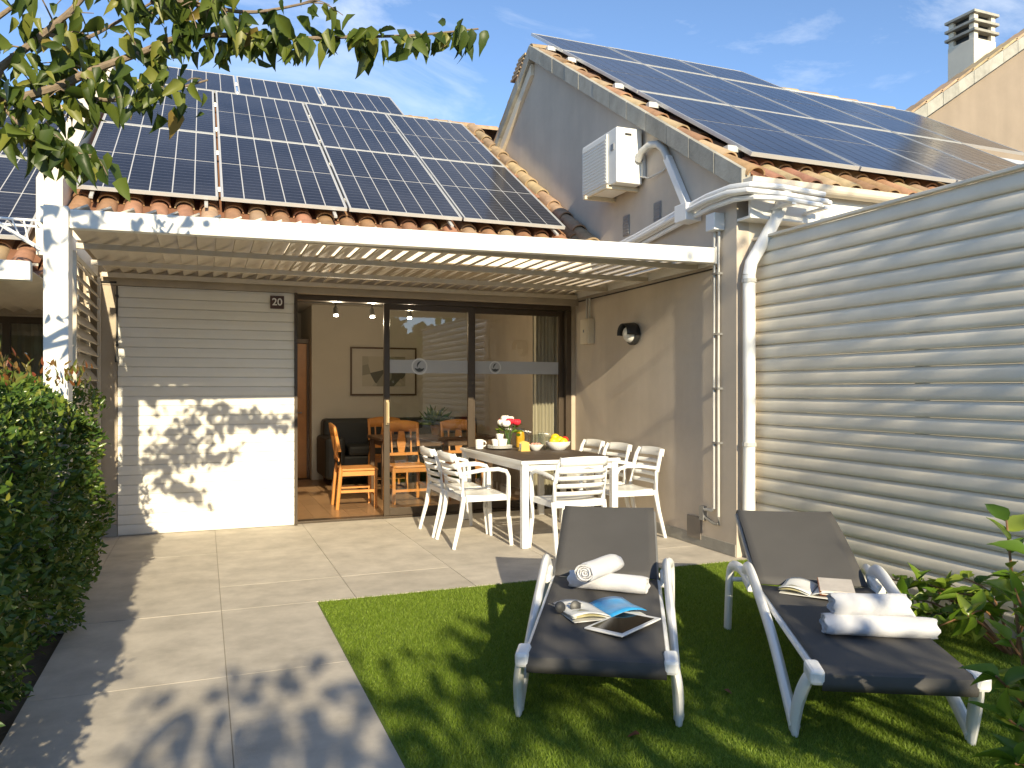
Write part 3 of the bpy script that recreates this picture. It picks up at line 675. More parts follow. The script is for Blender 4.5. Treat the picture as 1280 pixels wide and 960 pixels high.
b = MB(); b.box(-6.5, -1.28, 7.47, 7.56, 2.12, 2.40); b.box(-6.5, -1.28, 7.56, 8.06, 2.36, 2.40); b.build('eave_soffit', CREAM, nb)
for r in range(2):
    for k in range(2):
        panel(PM, on_roof(-1.36-PW*(k+1), .03+PL*r, PN, 7.55, TAN), ANG, '%s-row solar panel on the neighbouring lower roof, %s from the parapet' % (('bottom', 'middle')[r], ORD[k]), 'solar panels on the neighbouring roof')
rk = thing('airing_rack', 'white wire airing rack fixed beside the neighbouring gutter', 'rack', (-1.25, 7.0, 2.35))
A_ = [Vector((-1.46, 6.75, 2.62)), Vector((-1.02, 6.75, 2.62)), Vector((-1.05, 6.75, 2.36)), Vector((-1.28, 6.75, 2.50))]
for q in (0, .25):
    off = Vector((0, q, 0)); b = MB(); b.tube([p+off for p in (A_[0], A_[1], A_[2], A_[3], A_[0])], .011, 6); b.build('frame', WHITEM, rk, smooth=True)
for k in range(6):
    t = k/5; p = A_[0].lerp(A_[1], t); b = MB(); b.tube([p, p+Vector((0, .25, 0))], .006, 5); b.build('bar', WHITEM, rk, smooth=True)
for k in range(5):
    t = k/4; p = A_[3].lerp(A_[2], t); b = MB(); b.tube([p, A_[0].lerp(A_[1], .3+.7*t)], .006, 5); b.build('brace', WHITEM, rk, smooth=True)
b = MB(); b.box(-1.09, -1.04, 6.74, 7.32, 2.36, 2.40); b.build('arm', WHITEM, rk)

# ================================================================== FAR RIGHT HOUSE with chimney
fh = thing('far_house', 'far beige house with sloping concrete verge and brick chimney stack', 'house', (13, 9.5, 0))
x0, z0 = 10.95, 6.01; SL = .645
def FZ(x, off=0): return z0 + SL*(x-x0) + off
b = MB(); b.prism([(10.95, 0), (19, 0), (19, FZ(15.5)-.2), (15.5, FZ(15.5)-.2), (11.1, FZ(11.1)-.2)], 'y', 9.5, 9.7); b.build('gable_wall', mat('shaded_beige_render', (.27, .215, .165), .85, .1, 2, .2, 140, streak=.1), fh)  # beige wall in shade; the shade is put into a darker base colour
b = MB(); b.box(10.98, 11.1, 9.705, 9.74, 0, 5.9); b.build('side_wall', GABLE, fh)
b = MB(); b.prism([(10.7, FZ(10.7, -.06)), (15.5, FZ(15.5, -.06)), (15.5, FZ(15.5, -.14)), (10.7, FZ(10.7, -.14))], 'y', 9.5, 9.74); fr = b.build('roof', MATS['roof_deck'], fh)
for k in range(14):
    xa = 10.7+.36*k; xb = xa+.354
    b = MB(); b.prism([(xa, FZ(xa, -.02)), (xb, FZ(xb, -.02)), (xb, FZ(xb, -.24)), (xa, FZ(xa, -.24))], 'y', 9.38+random.uniform(-.003, .003), 9.496); b.build('verge_slab', SLABV, fr, bevel=.004)
for k in range(14):
    xa = 10.7+.36*k; MB().bar((xa, 9.56, FZ(xa, .0)), (xa+.38, 9.56, FZ(xa+.38, .02)), .30, .035, up=(0, 0, 1)).build('roof_tile', TILED, fr)
ch = thing('chimney_stack', 'square chimney stack with slotted cap on the far roof', 'chimney', (13.2, 10.3, 0))
b = MB(); b.box(12.94, 13.5, 10.0, 10.54, 0, 7.72); b.build('shaft', CREAM, ch, bevel=.01)
for k in range(3):
    z = 7.72+.165*k
    for x, y in ((12.95, 10.01), (13.39, 10.01), (12.95, 10.43), (13.39, 10.43)): MB().box(x, x+.10, y, y+.10, z, z+.115).build('cap_pier', CREAM, ch)
    b = MB(); b.box(12.90, 13.54, 9.96, 10.58, z+.115, z+.165); b.build('cap_slab', SLABV, ch, bevel=.006)
b = MB(); b.box(13.02, 13.42, 10.08, 10.46, 7.72, 8.2); b.build('flue', BLACK, ch)

# ================================================================== OUTDOOR DINING SET
tb = thing('dining_table', 'white metal patio table with dark brown top', 'table', (2.965, 6.92, 0))
b = MB(); b.box(2.49, 3.44, 6.07, 7.77, .715, .745); b.build('table_top_frame', RESIN, tb, bevel=.005)
for k in range(8):
    x = 2.512+.1133*k; b = MB(); b.box(x+.001, x+.1123, 6.092, 7.748, .7455, .7505); b.build('top_plank', TABTOP, tb)
b = MB(); b.box(2.53, 3.40, 6.11, 6.14, .655, .7145); b.box(2.53, 3.40, 7.70, 7.73, .655, .7145); b.box(2.53, 2.56, 6.14, 7.70, .655, .7145); b.box(3.37, 3.40, 6.14, 7.70, .655, .7145); b.build('apron', RESIN, tb)
for x in (2.505, 3.365):
    for y in (6.085, 7.695):
        b = MB(); b.box(x, x+.06, y, y+.06, 0.001, .7145); b.build('leg', RESIN, tb, bevel=.006)

def make_chair():
    t = thing('patio_chair', 'x', 'chair', (0,0,0), 0, 'white slatted resin chairs round the patio table')
    W2 = .235
    b = MB(); rows = []
    for j in range(8):
        y = -.20+.42*j/7; rows.append([(x, y, .44-.012*math.cos(x/W2*1.3)+(-.025 if j == 7 else 0)-.012*(1-abs(j-3.5)/3.5)) for x in [-W2+.02+(2*W2-.04)*i/8 for i in range(9)]])
    b.sheet(rows); b.build('seat', RESIN, t, world=False, smooth=True, solid=.024)
    b = MB(); b.bar((-W2, .20, .415), (W2, .20, .415), .03, .045); b.bar((-W2+.01, -.20, .415), (W2-.01, -.20, .415), .03, .045)
    b.bar((-W2+.012, -.18, .415), (-W2+.012, .19, .415), .024, .045); b.bar((W2-.012, -.18, .415), (W2-.012, .19, .415), .024, .045); b.build('seat_frame', RESIN, t, world=False)
    for s in (-1, 1):
        b = MB(); b.tube([(s*(W2+.015), .225, .001), (s*W2, .205, .25), (s*W2, .20, .44), (s*(W2+.01), .20, .60), (s*(W2+.015), .175, .645), (s*(W2+.015), .10, .665), (s*(W2+.01), -.05, .66), (s*W2, -.215, .635)], [.017, .021, .022, .018, .018, .018, .018, .016], 8); b.build('arm_and_front_leg', RESIN, t, world=False, smooth=True)
        b = MB(); b.tube([(s*(W2+.01), -.30, .001), (s*W2, -.235, .25), (s*(W2-.005), -.205, .44), (s*(W2-.01), -.225, .60), (s*(W2-.02), -.262, .74), (s*(W2-.04), -.285, .80)], [.016, .021, .023, .020, .019, .016], 8); b.build('back_leg', RESIN, t, world=False, smooth=True)
    for k, (z, h_) in enumerate(((.505, .034), (.570, .034), (.632, .034), (.690, .034), (.768, .066))):
        yb = -.208-.078*max(0, (z-.5))/.3
        b = MB(); rows = []
        for zz, dy in ((z-h_/2, .003), (z, -.002), (z+h_/2, -.008)):
            rows.append([(x, yb+dy-.035*(1-(x/W2)**2)-.012*(z > .75), zz+(.012*(1-(x/W2)**2) if (z > .75 and zz > z) else 0)) for x in [-W2+.02+(2*W2-.04)*i/10 for i in range(11)]])
        b.sheet(rows); b.build('back_slat', RESIN, t, world=False, smooth=True, solid=.014)
    return t
chair0 = make_chair()
spots = [(2.255, 6.53, -90, 'white patio chair at left side of table, near end, back to the open door side'),
         (2.245, 7.10, -90, 'white patio chair on the open door side of the table, next to the glass'),
         (2.85, 5.93, 0, 'white patio chair at the table end facing the house, back toward the loungers'),
         (3.615, 6.33, 90, 'white patio chair along the wall side of table, closest to the drainpipe'),
         (3.615, 6.91, 90, 'white patio chair along the wall side of table, between two others'),
         (3.62, 7.48, 90, 'white patio chair along the wall side of table, under the meter box')]
spots[0] = (*spots[0][:3], 'white patio chair on the open door side of the table, closest to the lawn')
for i, (x, y, a, lb) in enumerate(spots):
    o = chair0 if i == 0 else copy_tree(chair0)
    o.location = (x, y, 0); o.rotation_euler = (0, 0, R(a)+random.uniform(-.05, .05)); o['label'] = lb

# ---- things on the table
TZ = .7507
def lathe_thing(name, label, cat, x, y, prof, m, smooth=True, n=24, z=TZ):
    t = thing(name, label, cat, (x, y, z)); b = MB(); b.lathe(prof, n=n); b.build('body', m, t, world=False, smooth=smooth); return t
fx, fy = 2.88, 7.38
vz = thing('flower_vase', 'glass vase of red and white roses on the patio table', 'vase', (fx, fy, TZ))
MB().lathe([(.035, 0), (.042, .004), (.04, .08), (.05, .15), (.046, .15), (.036, .08), (.034, .01)], n=20).build('vase_glass', DRINK, vz, world=False, smooth=True)
for k in range(8):
    a = 2.4*k; r = (.015+.013*k); px_, py_, pz_ = r*math.cos(a)*1.15, r*math.sin(a), .30-.008*k+random.uniform(-.02, .02)
    MB().tube([(0, 0, .02), (px_*.4, py_*.4, .16), (px_, py_, pz_)], .004, 5).build('stem', STEM, vz, world=False)
    b = MB(); b.ball((px_, py_, pz_), .040, 12, 8, (1, 1, .8), .06)
    for j in range(7):
        aa = j*.9; b.ball((px_+.022*math.cos(aa), py_+.022*math.sin(aa), pz_+.006), .024, 8, 6, (1, 1, 1.1), .08)
    b.build('rose', REDR if k in (2, 5, 6, 3) else WHR, vz, world=False, smooth=True)
nl = 34; th = RNG.random(nl)*2*np.pi; rr = RNG.uniform(.02, .10, nl)
Vv, Tt, rn = leaf_mesh_data(np.stack([rr*np.cos(th), rr*np.sin(th), RNG.uniform(.14, .27, nl)], 1), np.stack([np.cos(th), np.sin(th), RNG.uniform(-.2, .6, nl)], 1), unit(nl), np.full(nl, .06), np.full(nl, .032))
me = tri_mesh('bouquet_leaves', Vv, Tt, rn); me.materials.append(LEAF_SHRUB); link('bouquet_leaves', me, vz)
pl = thing('plate_stack', 'stack of white plates and cups on the patio table', 'plates', (2.76, 7.30, TZ))
for k in range(4): MB().lathe([(.05, 0), (.06, .004), (.125, .018), (.125, .021), (.06, .009), (.001, .008)], (0, 0, .008*k), 24).build('plate', PORC, pl, world=False, smooth=True)
for k, (x, y) in enumerate(((-.045, 0), (.045, .02), (0, -.05))): MB().lathe([(.025, 0), (.03, .004), (.042, .06), (.042, .066), (.038, .066), (.028, .01), (.001, .008)], (x, y, .036), 18).build('cup', PORC, pl, world=False, smooth=True)
MB().lathe([(.02, 0), (.03, .004), (.042, .055), (.038, .055), (.026, .01), (.001, .008)], (.0, .0, .10), 18).build('cup', PORC, pl, world=False, smooth=True)
mg = thing('white_mug', 'white mug at the far corner of the patio table', 'mug', (2.585, 7.42, TZ))
MB().lathe([(.034, 0), (.04, .004), (.042, .095), (.038, .095), (.035, .012), (.001, .010)], n=20).build('cup_body', PORC, mg, world=False, smooth=True)
MB().tube([(.04, -.0, .025), (.065, -.0, .035), (.072, 0, .055), (.06, 0, .075), (.04, 0, .08)], .007, 7).build('handle', PORC, mg, world=False, smooth=True)
jg = thing('juice_jug', 'glass jug of orange juice on the patio table', 'jug', (3.03, 7.42, TZ))
MB().lathe([(.045, 0), (.05, .004), (.052, .12), (.042, .17), (.048, .20), (.045, .20), (.039, .17), (.048, .12), (.046, .008), (.001, .006)], n=22).build('jug_glass', DRINK, jg, world=False, smooth=True)
MB().lathe([(.001, .008), (.045, .009), (.0465, .12), (.038, .165), (.001, .166)], n=22).build('juice', JUICE, jg, world=False, smooth=True)
MB().tube([(.048, 0, .04), (.09, 0, .06), (.095, 0, .12), (.046, 0, .165)], .006, 7).build('handle', DRINK, jg, world=False, smooth=True)
bw = thing('breakfast_bowl', 'white bowl with pink fruit pieces on the patio table', 'bowl', (3.03, 7.02, TZ))
MB().lathe([(.03, 0), (.038, .004), (.075, .05), (.078, .06), (.072, .06), (.035, .012), (.001, .010)], n=22).build('bowl_body', PORC, bw, world=False, smooth=True)
for k in range(6): MB().ball((.034*math.cos(k*1.05), .034*math.sin(k*1.05), .055), .022, 8, 6).build('fruit_piece', mat('pink_fruit', (.72, .30, .24), .5, .2, 30), bw, world=False, smooth=True)
for k, (x, y, hh) in enumerate(((3.135, 7.20, .15), (3.21, 7.10, .13), (3.20, 7.27, .16), (3.12, 7.30, .14))):
    lb = ['taller drinking glass upside between jug and fruit bowl', 'short drinking glass beside the fruit bowl', 'tallest drinking glass behind the fruit bowl', 'drinking glass just beside the orange juice jug'][k]
    lathe_thing('drinking_glass', lb.replace(' upside', ''), 'glass', x, y, [(.028, 0), (.032, .006), (.036, hh), (.033, hh), (.029, .014), (.001, .012)], DRINK, n=18)['group'] = 'drinking glasses on the table'
fb = thing('fruit_bowl', 'white bowl of lemons and a red apple on the patio table', 'bowl', (3.27, 7.02, TZ))
MB().lathe([(.06, 0), (.07, .004), (.118, .055), (.125, .085), (.118, .085), (.066, .012), (.001, .010)], n=26).build('bowl_body', PORC, fb, world=False, smooth=True)
for k, (x, y, z, m) in enumerate(((-.06, -.03, .09, YEL), (-.01, .05, .09, YEL), (.0, -.04, .10, YEL), (.065, -.02, .10, REDF), (-.03, .0, .125, YEL), (.04, .05, .095, REDF), (.025, -.075, .085, YEL))):
    MB().ball((x, y, z), .040, 12, 8, (1.15, .95, .95) if m is YEL else (1, 1, .92)).build('lemon' if m is YEL else 'apple', m, fb, world=False, smooth=True)
gc = thing('napkin_holder', 'gold napkin holder standing on the patio table', 'napkin holder', (2.90, 7.0, TZ))
MB().box(-.05, .05, -.035, .035, 0, .008).build('base', GOLDM, gc, world=False, bevel=.002)
for y in (-.03, .024): MB().prism([(-.045, .008), (.045, .008), (.04, .085), (0, .10), (-.04, .085)], 'y', y, y+.006).build('side_plate', GOLDM, gc, world=False)
MB().box(-.042, .042, -.02, .02, .009, .075).build('napkins', WHR, gc, world=False)

# ================================================================== SUN LOUNGERS
def arc(pts, n=6):
    # Catmull-Rom through points
    P = [Vector(p) for p in pts]; out = []
    for i in range(len(P)-1):
        p0, p1, p2, p3 = P[max(i-1, 0)], P[i], P[i+1], P[min(i+2, len(P)-1)]
        for k in range(n):
            t = k/n; out.append(.5*((2*p1)+(-p0+p2)*t+(2*p0-5*p1+4*p2-p3)*t*t+(-p0+3*p1-3*p2+p3)*t**3))
    return out+[P[-1]]
def make_lounger():
    t = thing('sun_lounger', 'x', 'sun lounger', (0,0,0), 0, 'sun loungers on the lawn')
    W2 = .325
    for s in (-1, 1):
        x = s*W2
        pts = arc([(x, -.01, .030), (x, .06, .075), (x*.985, .40, .250), (x*.98, .78, .385), (x*.98, .93, .425), (x*.98, 1.02, .415), (x*.975, 1.08, .37)])
        MB().tube(pts, .036, 10, .60, up=(1, 0, 0)).build('side_rail', RESIN, t, world=False, smooth=True)
        pts = arc([(x*.98, 1.0, .36), (x*1.0, 1.10, .385), (x*1.06, 1.22, .385), (x*1.10, 1.29, .34), (x*1.11, 1.33, .16), (x*1.11, 1.36, .003)])
        MB().tube(pts, .028, 10, .75, up=(1, 0, 0)).build('rear_leg', RESIN, t, world=False, smooth=True)
        pts = arc([(x, -.01, .003), (x, -.02, .07), (x*.98, -.06, .17), (x*.93, -.12, .265), (x*.88, -.15, .298)])
        MB().tube(pts, [.022+.014*math.sin(math.pi*min(1, i/len(pts)*1.1)) for i in range(len(pts))], 10, .6, up=(1, 0, 0)).build('front_leg', RESIN, t, world=False, smooth=True)
        b = MB(); b.bar((x*.885, -.20, .292), (x*.885, -.09, .302), .055, .06); b.build('corner_clip', RESIN, t, world=False, bevel=.014)
        MB().tube(arc([(x*.84, -.13, .290), (x*.84, .3, .305), (x*.84, .97, .332)]), .017, 8).build('bed_tube', RESIN, t, world=False, smooth=True)
        MB().tube(arc([(x*.82, .97, .332), (x*.82, 1.3, .465), (x*.82, 1.60, .600)]), .016, 8).build('back_tube', GREYM, t, world=False, smooth=True)
        b = MB(); b.bar((x*.96, .90, .345), (x*.96, 1.05, .365), .05, .05); b.build('hinge', RESIN, t, world=False, bevel=.01)
    MB().tube([(-W2*.86, -.165, .292), (W2*.86, -.165, .292)], .019, 8).build('foot_bar', GREYM, t, world=False, smooth=True)
    MB().tube([(-W2*.9, 1.0, .315), (W2*.9, 1.0, .315)], .016, 8).build('cross_bar', RESIN, t, world=False, smooth=True)
    MB().tube([(-W2*1.08, 1.27, .30), (W2*1.08, 1.27, .30)], .013, 8).build('cross_bar', RESIN, t, world=False, smooth=True)
    MB().tube([(-W2*.82, 1.60, .60), (W2*.82, 1.60, .60)], .018, 8).build('head_bar', GREYM, t, world=False, smooth=True)
    MB().tube([(0, 1.38, .49), (0, 1.28, .30)], .012, 8).build('back_prop', GREYM, t, world=False, smooth=True)
    sw = W2*.83
    def row(y, z, sag): return [(sw*q, y, z-sag*(1-q*q)) for q in [-1+2*i/12 for i in range(13)]]
    rows = [row(-.186, .245, 0), row(-.194, .275, 0), row(-.186, .303, 0), row(-.165, .313, .004)]
    for k in range(11): y = -.14+1.09*(k+1)/11.; rows.append(row(y, .313+.037*(y+.14)/1.09, .016))
    MB().sheet(rows).build('bed_sling', SLING, t, world=False, smooth=True, solid=.006)
    rows = []
    for k in range(11):
        q = k/10; rows.append(row(.965+.635*q, .352+.272*q+.02*math.sin(math.pi*q*.9), .018*math.sin(math.pi*q)+.004))
    rows += [row(1.622, .612, 0), row(1.622, .585, 0)]
    MB().sheet(rows).build('back_sling', SLING, t, world=False, smooth=True, solid=.006)
    return t
lg = make_lounger(); lg2 = copy_tree(lg)
A1 = math.atan2(-.505, .863); A2 = math.atan2(-.469, .883)
lg.location = (1.50, 2.835, .0); lg.rotation_euler = (0, 0, A1); lg['label'] = 'dark grey sling lounger holding crossed towels and a tablet'
lg2.location = (2.437, 2.276, .0); lg2.rotation_euler = (0, 0, A2); lg2['label'] = 'dark grey sling lounger holding stacked towels and a book, beside the fence'

def bedz(y): return .313+.037*(y+.14)/1.09-.010
def on_lounger(lo, ang, x, y, dz=0, back=False):
    z = bedz(y) if y < .96 else .345+.272*(y-.965)/.635
    return Vector((lo.location.x+x*math.cos(ang)-y*math.sin(ang), lo.location.y+x*math.sin(ang)+y*math.cos(ang), z+dz))
def towel_roll(name, label, loc, rz, ln, r, tilt=0, squash=.85, group=None):
    t = thing(name, label, 'towel', loc, rz, group); t.rotation_euler = (0, tilt, rz)
    b = MB(); n = 26; m = 15; vs = []
    ph = random.random()*6
    for i in range(m):
        x = -ln/2+ln*i/(m-1)
        for k in range(n):
            a = 2*math.pi*k/n; q = r*(1+.03*math.sin(3*a+ph+x*9)+.02*math.sin(23*x+a*2+ph))
            if 1.2 < a < 1.75: q *= 1.06
            if i in (0, m-1): q *= .93
            vs.append((x+(.006*math.sin(5*a+ph) if i in (0, m-1) else 0), q*math.cos(a), r*squash+q*squash*math.sin(a)))
    fs = [(i*n+k, i*n+(k+1) % n, (i+1)*n+(k+1) % n, (i+1)*n+k) for i in range(m-1) for k in range(n)]
    b.add(vs, fs); b.build('rolled_cloth', TOWEL, t, world=False, smooth=True)
    for s in (-1, 1):
        rows = [[], []]
        for k in range(70):
            a = k*.33; q = r*.93*(1-k/74.); x = s*(ln/2-.004+.004*math.sin(k*.5))
            rows[0].append((x, q*math.cos(a), r*squash+q*squash*math.sin(a))); rows[1].append((x-s*.03, q*math.cos(a), r*squash+q*squash*math.sin(a)))
        b = MB(); b.sheet(rows); b.build('spiral_end', TOWEL, t, world=False, smooth=True, solid=.0075)
    return t
# left lounger towels
towel_roll('rolled_towel', 'rolled white towel lying underneath another on the tablet lounger', on_lounger(lg, A1, .02, .76, .0), A1+R(-15), .40, .050, 0, .85, 'rolled towels on loungers')
towel_roll('rolled_towel', 'rolled white towel laid diagonally across another on the tablet lounger', on_lounger(lg, A1, -.02, .73, .078), A1+R(68), .38, .052, R(3), .85, 'rolled towels on loungers')
towel_roll('rolled_towel', 'wide rolled white towel underneath another on the lounger beside the fence', on_lounger(lg2, A2, .08, .26, .0), A2+R(-2), .44, .060, 0, .70, 'rolled towels on loungers')
towel_roll('rolled_towel', 'short rolled white towel resting on top of a wider one', on_lounger(lg2, A2, .05, .29, .078), A2+R(2), .31, .052, 0, .85, 'rolled towels on loungers')

def printmat(name, cols, sc=9):
    m = bpy.data.materials.new(name); m.use_nodes = True; t = m.node_tree; b = t.nodes['Principled BSDF']; b.inputs['Roughness'].default_value = .3
    tcn = N(t, 'ShaderNodeTexCoord'); v = N(t, 'ShaderNodeTexVoronoi'); v.inputs['Scale'].default_value = sc; t.links.new(tcn.outputs['Object'], v.inputs['Vector'])
    rp = N(t, 'ShaderNodeValToRGB'); rp.color_ramp.interpolation = 'CONSTANT'; el = rp.color_ramp.elements
    while len(el) < len(cols): el.new(.5)
    for i, c in enumerate(cols): el[i].position = i/len(cols); el[i].color = (*c, 1)
    sp = N(t, 'ShaderNodeSeparateColor'); t.links.new(v.outputs['Color'], sp.inputs[0]); t.links.new(sp.outputs[0], rp.inputs[0]); t.links.new(rp.outputs[0], b.inputs['Base Color']); return m
PAGE1 = printmat('page_photo', [(.55, .55, .5), (.25, .22, .12), (.75, .74, .7), (.12, .12, .1), (.4, .36, .2)], 22)
PAGEB = mat('page_blue', (.03, .30, .62), .3, .25, 20)
PAPER = mat('paper', (.74, .73, .69), .5, .05, 10)
def magazine(label, loc, rz, w_, l_, pages, spread=True):
    t = thing('magazine', label, 'magazine', loc, rz)
    for i, (s, m) in enumerate(pages):
        rows = []
        for j in range(7):
            y = -l_/2+l_*j/6; rows.append([(s*w_*q, y, .004+.020*math.sin(math.pi*q*.8)*(1+.3*math.sin(j+i))+.004*i) for q in [k/8 for k in range(9)]])
        MB().sheet(rows).build('page', m, t, world=False, smooth=True, solid=.002)
    MB().box(-w_*.98, w_*.98, -l_/2+.003, l_/2-.003, 0, .003).build('cover', PAPER, t, world=False)
    return t
magazine('open magazine with blue picture page under the tablet', on_lounger(lg, A1, -.01, .40, .004), A1+R(28), .18, .24, [(-1, PAGE1), (1, PAGEB), (-1, PAPER)])
tbt = thing('tablet', 'white framed tablet with black screen on lounger', 'tablet', on_lounger(lg, A1, .10, .215, .014), 0); tbt.rotation_euler = (R(4), R(-3), A1+R(-38)); tbt.scale = (1.1, 1.1, 1)
MB().box(-.095, .095, -.125, .125, 0, .008).build('case', PORC, tbt, world=False, bevel=.003)
MB().box(-.078, .078, -.103, .103, .0081, .0087).build('screen', mat('tablet_screen', (.012, .011, .010), .12, .05, 5), tbt, world=False)
hp = thing('sunglasses', 'grey sunglasses resting on the open magazine', 'sunglasses', on_lounger(lg, A1, -.15, .33, .022), A1+R(20))
for s in (-1, 1):
    b = MB(); b.lathe([(.024, 0), (.026, .002), (.022, .004), (.001, .005)], n=18); o = b.build('lens', BLACK, hp, world=False, smooth=True); o.location = (s*.036, 0, .022); o.rotation_euler = (R(75), 0, 0)
    MB().tube([(s*.066, 0, .03), (s*.07, .06, .022), (s*.06, .12, .006)], .003, 6).build('temple', GREYM, hp, world=False)
MB().tube([(-.012, 0, .03), (0, 0, .035), (.012, 0, .03)], .003, 6).build('bridge', GREYM, hp, world=False)
magazine('fanned magazine under a brown book on lounger beside the fence', on_lounger(lg2, A2, -.02, .86, .006), A2+R(-25), .15, .22, [(-1, PAGE1), (1, PAPER), (-1, PAPER)])
bk = thing('book', 'closed book with brown spine and pale cover on lounger', 'book', on_lounger(lg2, A2, .075, .83, .030), 0); bk.rotation_euler = (R(4), 0, A2+R(-12))
MB().box(-.072, .072, -.10, .10, .003, .021).build('page_block', PAPER, bk, world=False)
MB().box(-.078, .078, -.105, .105, 0, .003).build('back_cover', mat('book_brown', (.24, .09, .045), .5, .1, 10), bk, world=False)
MB().box(-.078, .078, -.105, .105, .021, .024).build('front_cover', mat('book_cover', (.62, .56, .50), .4, .15, 14), bk, world=False)
MB().box(-.081, -.078, -.105, .105, 0, .024).build('spine', MATS['book_brown'], bk, world=False)

# ================================================================== INTERIOR FURNITURE
def make_wchair():
    t = thing('wooden_chair', 'x', 'chair', (0,0,0), 0, 'honey coloured wooden chairs in the dining room'); W2 = .21
    MB().box(-W2-.01, W2+.01, -.20, .22, .43, .455).build('seat', WOODC, t, world=False, bevel=.006)
    for s in (-1, 1):
        MB().bar((s*W2, .19, .001), (s*W2, .19, .43), .036, .036, up=(0, 1, 0)).build('front_leg', WOODC, t, world=False)
        MB().tube([(s*W2, -.24, .001), (s*W2, -.20, .43), (s*W2, -.215, .65), (s*W2, -.27, .93)], [.021, .024, .021, .018], 8).build('back_leg', WOODC, t, world=False, smooth=True)
        MB().bar((s*W2, -.20, .20), (s*W2, .19, .20), .022, .03).build('side_stretcher', WOODC, t, world=False)
        MB().bar((s*W2, -.19, .40), (s*W2, .19, .40), .022, .05).build('side_apron', WOODC, t, world=False)
    MB().bar((-W2, .19, .16), (W2, .19, .16), .022, .03).build('front_stretcher', WOODC, t, world=False)
    MB().bar((-W2, .19, .40), (W2, .19, .40), .022, .05).build('front_apron', WOODC, t, world=False)
    rows = [[(x, -.258-.02*(1-(x/W2)**2)+dy, z+.025*(1-(x/W2)**2)*up) for x in [-W2-.02+(2*W2+.04)*i/10 for i in range(11)]] for z, dy, up in ((.83, .004, 0), (.89, -.006, .5), (.945, -.018, 1))]
    MB().sheet(rows).build('top_rail', WOODC, t, world=False, smooth=True, solid=.022)
    MB().bar((-W2, -.218, .56), (W2, -.218, .56), .02, .035).build('lower_rail', WOODC, t, world=False)
    MB().prism([(-.035, .57), (.035, .57), (.055, .70), (.035, .84), (-.035, .84), (-.055, .70)], 'y', -.245, -.229).build('splat', WOODC, t, world=False)
    for x in (-.12, .12): MB().bar((x, -.222, .57), (x*1.05, -.262, .84), .018, .014, up=(0, 1, 0)).build('spindle', WOODC, t, world=False)
    return t
w0 = make_wchair()
for i, (x, y, a, lb) in enumerate(((1.64, 9.05, -92, 'wooden chair in the open doorway, seen side on'), (2.27, 9.18, 182, 'wooden chair with splat back behind the door glass, back to the house interior'), (3.0, 9.25, 175, 'wooden chair behind the glass at far side of the dark table'), (2.35, 10.55, 180, 'wooden chair deepest in the room before the sofa'))):
    o = w0 if i == 0 else copy_tree(w0); o.location = (x, y, 0); o.rotation_euler = (0, 0, R(a)); o['label'] = lb
it = thing('indoor_table', 'dark wooden dining table inside the room', 'table', (2.7, 9.85, 0))
MB().box(2.0, 3.5, 9.42, 10.25, .72, .755).build('table_top', WOODD, it, bevel=.006)
for x in (2.06, 3.44):
    for y in (9.48, 10.19): MB().bar((x, y, .001), (x, y, .72), .06, .06, up=(0, 1, 0)).build('leg', WOODD, it)
MB().box(2.08, 3.42, 9.47, 10.2, .64, .7195).build('apron', WOODD, it)
pp = thing('potted_plant', 'leafy pot plant standing on the indoor table', 'plant', (2.85, 9.9, .756))
MB().lathe([(.06, 0), (.085, .12), (.09, .13), (.08, .13), (.001, .12)], n=18).build('pot', mat('clay_pot', (.30, .15, .06), .7), pp, world=False, smooth=True)
nl = 60; dirs = unit(nl); dirs[:, 2] = np.abs(dirs[:, 2])*.8+.1
Vv, Tt, rn = leaf_mesh_data(np.tile([0, 0, .14], (nl, 1))+dirs*.04, dirs, unit(nl), RNG.uniform(.14, .26, nl), np.full(nl, .05), .2, .35)
me = tri_mesh('pot_leaves', Vv, Tt, rn); me.materials.append(LEAF_HEDGE); link('foliage', me, pp)
sf = thing('sofa', 'dark leather sofa against the back wall inside', 'sofa', (2.9, 11.4, 0))
MB().box(1.62, 4.6, 10.95, 11.85, .12, .42).build('base', SOFA, sf, bevel=.03)
MB().box(1.62, 4.6, 11.55, 11.9, .42, .92).build('backrest', SOFA, sf, bevel=.06)
for k in range(3): MB().box(1.88+.83*k, 2.70+.83*k, 10.93, 11.55, .42, .56).build('cushion', SOFA, sf, bevel=.04)
for x in (1.56, 4.40): MB().box(x, x+.28, 10.93, 11.88, .10, .68).build('armrest', SOFA, sf, bevel=.05)
for x in (1.66, 4.5):
    for y in (11.0, 11.8): MB().box(x, x+.05, y, y+.05, 0.001, .12).build('foot', WOODD, sf)
pc = thing('framed_picture', 'framed print of pale shapes on the back wall inside', 'picture', (2.58, 11.9, 1.28))
MB().box(2.085, 3.08, 11.895, 11.918, 1.275, 1.985).build('mount', mat('picture_mount', (.58, .55, .50), .6, .05, 5), pc)
for a in ((2.07, 3.095, 1.26, 1.285), (2.07, 3.095, 1.975, 2.0), (2.07, 2.092, 1.285, 1.975), (3.073, 3.095, 1.285, 1.975)):
    MB().box(a[0], a[1], 11.875, 11.917, a[2], a[3]).build('frame', WOODD, pc)
PRT = printmat('print_art', [(.42, .40, .34), (.30, .29, .24), (.50, .47, .40), (.12, .12, .10), (.36, .34, .28)], 5)
MB().box(2.25, 2.92, 11.889, 11.895, 1.40, 1.86).build('print', PRT, pc)
trk = thing('track_light', 'black ceiling track with lit spotlights inside the room', 'lamp', (2.1, 9.1, 2.45))
MB().bar((.9, 8.62, 2.30), (3.4, 8.62, 2.30), .03, .025).build('track', BLACK, trk)
